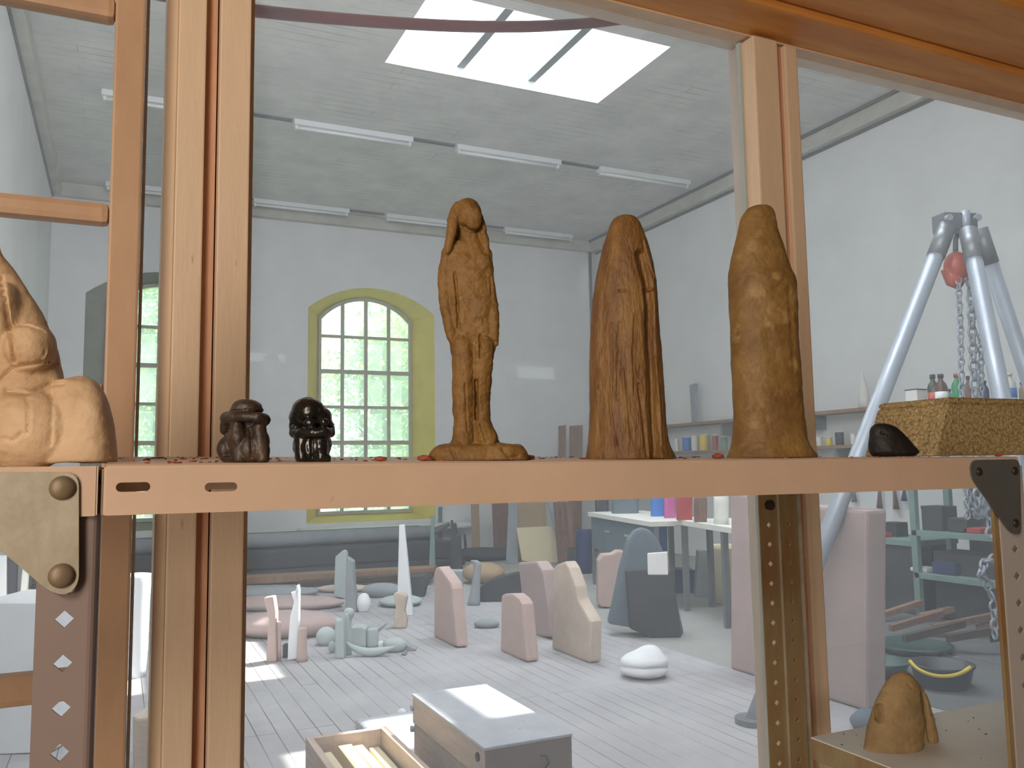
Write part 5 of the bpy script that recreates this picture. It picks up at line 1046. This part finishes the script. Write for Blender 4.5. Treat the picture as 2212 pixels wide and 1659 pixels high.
# tubs in the lower right
def tubm(cx_, ytop, w_, hpx, base, mt_, label, handle=None):
    d_ = fd(*base)+w_*fd(*base)/FPX; px_ = d_/FPX; c = az(*base); c = c+FH*w_*px_; r = w_*px_; H = float(pc(cx_, ytop, d_)[2])
    c0 = pc(cx_, base[1], d_); t = thing('plastic_tub', label, 'tub', (c0[0], c0[1], 0))
    MB().lathe((c0[0], c0[1], 0), [(r*.80, 0), (r*.82, .01), (r*.97, H-0.02), (r*1.03, H-.01), (r*1.03, H), (r*.94, H), (r*.80, 0.03)], 28).build('tub_body', mt_, t, smooth=True)
    if handle:
        pts = [(c0[0]+r*1.02*math.cos(a), c0[1]+r*1.02*math.sin(a), H-0.01-0.10*math.sin((a-handle[0])/(handle[1]-handle[0])*math.pi)*0.5+0.02) for a in np.linspace(*handle, 20)]
        MB().tube(pts, 0.012, 8).build('handle', 'yellowp', t, smooth=True, label='yellow handle')
tubm(2038, 1432, 62, 70, (2040, 1500), 'tub', 'black round tub with a yellow rim handle on the floor at right', (math.radians(150), math.radians(275)))
tubm(1975, 1390, 75, 40, (1975, 1425), 'greentub', 'dark green shallow tub behind the black tub')
tubm(1900, 1425, 60, 45, (1900, 1470), 'greentub', 'dark green tub next to the big pink slab')
rock('stone_lump', 'dark stone lump on the floor at the foot of the big pink slab', 'stone', 1872, 1556, 32, 24, (1872, 1576), 'slate', 0.8, 0.02)
# ------------------------------------------------------------------ tripod with hoist
AP = ay(2083, 478, 3.7)
tp = thing('hoist_tripod', 'tall aluminium lifting tripod standing on the right of the studio', 'tripod', tuple(az(1625, 1572)))
F1 = az(1628, 1562); F2 = az(2345, 1640); F3 = az(2420, 1560)
d3 = (ay(2212, 790, 4.4)-AP); F3 = AP
def leg(top, foot, lab=None):
    u = (foot-top)/np.linalg.norm(foot-top)
    o = MB().tube([top+u*0.03, top+u*0.28], 0.056, 16).build('leg_sleeve', 'steel', tp, smooth=True)
    MB().tube([top+u*0.25, foot], 0.050, 16).build('leg', 'alu', tp, smooth=True)
    MB().tube([foot+np.array([0, 0, 0.0]), foot+np.array([0, 0, 0.03])], 0.10, 16).build('foot_plate', 'steel', tp)
T1 = ay(2050, 480, 3.7); T2 = ay(2090, 492, 3.62); T3 = ay(2112, 486, 3.8)
F2 = T2+(ay(2168, 880, 3.15)-T2)*1.0; u2 = F2-T2; F2 = T2+u2*(T2[2]/-u2[2])
d3 = ay(2212, 790, 3.73)-T3; F3 = T3+d3*(T3[2]/-d3[2])
for T_, F_ in ((T1, F1), (T2, F2), (T3, F3)): F_[2] = 0.0; leg(T_, F_)
mb = MB().obox(ay(2040, 470, 3.68)+np.array([0, 0, -.08]), ay(2112, 472, 3.68)-ay(2040, 470, 3.68), (0.03, 0.12, 0), (0, 0, 0.12)); mb.build('head_plate', 'steel', tp, bevel=0.01)
mb = MB().tube([ay(2085, 456, 3.68), ay(2087, 500, 3.68)], 0.03, 12); mb.build('head_pin', 'alu', tp, smooth=True)
for x in (2046, 2108): c = ay(x, 472, 3.66); MB().tube([c, c+np.array([-0.01, -0.03, 0])], 0.022, 10).build('bolt_head', 'alu', tp)
hh = ay(2066, 576, 3.75)
ho = thing('chain_hoist', 'orange chain hoist hanging from the tripod head', 'hoist', tuple(hh))
s_ = dep(hh)/FPX
mb = MB(); mb.ell(hh, RH*27*s_, FH*22*s_, ZZ*34*s_); mb.ell(hh+RH*26*s_+ZZ*6*s_, RH*26*s_, FH*26*s_, ZZ*28*s_)
sculpt('hoist_body', mb, 'orange', 0.008, ho, smooth_it=1)
MB().tube([hh+RH*30*s_-FH*8*s_, hh+RH*42*s_-FH*8*s_], 0.07, 20).build('chain_wheel_cover', 'darkplate', ho, smooth=False)
mb = MB(); mb.tube([hh+ZZ*30*s_, hh+ZZ*60*s_+RH*2*s_, hh+ZZ*72*s_+RH*8*s_], 0.016, 8); mb.build('top_hook', 'steel', ho, smooth=True)
mb = MB(); mb.tube([hh-RH*26*s_-ZZ*4*s_, hh-RH*10*s_-ZZ*30*s_, hh+RH*8*s_-ZZ*40*s_], [0.03, 0.05, 0.04], 14); mb.build('lower_guard', 'orange', ho, smooth=True)
def chainlinks(mb, a, b_, L=0.055, r=0.0075, w=0.018):
    a, b_ = np.array(a, float), np.array(b_, float); u = b_-a; D = np.linalg.norm(u); u /= D; n = max(2, int(D/(L*0.74)))
    s1 = np.cross(u, FH); s1 /= np.linalg.norm(s1); s2 = np.cross(u, s1)
    for i in range(n):
        c = a+(b_-a)*(i+0.5)/n; s = s1 if i % 2 == 0 else s2
        mb.tube([c+u*(L/2)*math.cos(t)+s*w*math.sin(t) for t in np.linspace(0, 2*math.pi, 9)[:-1]], r, 5, closed=True)
Yc = 3.72
def cp(x, y, Y=Yc): return ay(x, y, Y)
for nm, pts in (('hand_chain', [(2070, 600), (2075, 720), (2078, 900), (2090, 1120)]), ('load_chain', [(2096, 600), (2102, 780), (2108, 900), (2112, 1118)]), ('hand_chain', [(2118, 720), (2120, 860), (2124, 1000), (2122, 1118)])):
    mb = MB()
    for p, q in zip(pts[:-1], pts[1:]): chainlinks(mb, cp(*p), cp(*q), w=0.018 if nm == 'hand_chain' else 0.026, r=0.007 if nm == 'hand_chain' else 0.010, L=0.055 if nm == 'hand_chain' else 0.075)
    mb.build(nm, 'alu', ho, smooth=True)
mb = MB(); P_ = [(2090, 1060), (2096, 1090), (2106, 1112), (2118, 1112), (2121, 1080)]
for p, q in zip(P_[:-1], P_[1:]): chainlinks(mb, cp(*p), cp(*q))
mb.build('chain_loop', 'alu', ho, smooth=True)
mb = MB(); P_ = [(2131, 1060), (2138, 1100), (2138, 1162)]
for p, q in zip(P_[:-1], P_[1:]): chainlinks(mb, cp(*p), cp(*q), w=0.025, r=0.009, L=0.07)
mb.build('chain_end', 'alu', ho, smooth=True)
mb = MB(); P_ = [(2150, 1205), (2128, 1212), (2118, 1240), (2130, 1252), (2146, 1300), (2150, 1380)]
for p, q in zip(P_[:-1], P_[1:]): chainlinks(mb, cp(*p), cp(*q), w=0.025, r=0.009, L=0.07)
mb.build('load_chain', 'alu', label='grey chain draped low at the right beside the front upright', cat='chain', smooth=True)

# ------------------------------------------------------------------ trees outside the windows
MB().box(-14, 24, YB+0.6, 40, -0.6, -0.5).build('ground_outside', mat('garden_ground', (96, 128, 60), 0.9, 0.2), kind='structure')
def tree(x, y, h, r, n, label, seed):
    rnd = random.Random(seed); t = thing('tree', label, 'tree', (x, y, -0.5), 'trees in the garden')
    mb = MB(); mb.tube([(x, y, -0.5), (x+0.1, y, h*0.35), (x-0.1, y+0.1, h*0.7)], [0.18, 0.13, 0.05], 10)
    for k in range(7):
        a = rnd.uniform(0, 6.28); z = h*rnd.uniform(0.25, 0.6); mb.tube([(x, y, z), (x+math.cos(a)*r*0.8, y+math.sin(a)*r*0.8, z+h*0.18)], [0.07, 0.02], 6)
    mb.build('trunk', 'bark', t, smooth=True)
    V = []; F = []
    cl = [(rnd.gauss(0, r*0.45), rnd.gauss(0, r*0.45), rnd.uniform(0.12, 0.95)*h) for _ in range(46)]
    for i in range(n):
        c = rnd.choice(cl); s = 0.42; p = np.array([x+c[0]+rnd.gauss(0, s), y+c[1]+rnd.gauss(0, s), c[2]+rnd.gauss(0, s)])
        u = np.array([rnd.gauss(0, 1) for _ in range(3)]); u /= np.linalg.norm(u); w = np.cross(u, [0.3, 0.5, 0.8]); w /= np.linalg.norm(w); l = rnd.uniform(0.05, 0.11)
        k = len(V); V += [p-u*l, p+w*l*0.5, p+u*l, p-w*l*0.5]; F.append((k, k+1, k+2, k+3))
    o = mk('foliage', V, F, 'leaf', t)
for a in ((0.6, 18.5, 6.0, 1.3, 6500, 'leafy tree seen through the grey-edged window', 1), (5.6, 18.6, 4.8, 1.3, 6500, 'leafy tree filling the lower part of the yellow window', 2),
          (3.4, 24.0, 7.5, 1.7, 6500, 'distant tree behind the left side of the yellow window', 4), (8.8, 24.0, 8.0, 1.7, 6500, 'taller tree behind the right side of the yellow window', 3), (-2.0, 24.0, 7.0, 1.7, 6000, 'far tree at the left outside the grey-edged window', 5)): tree(*a)
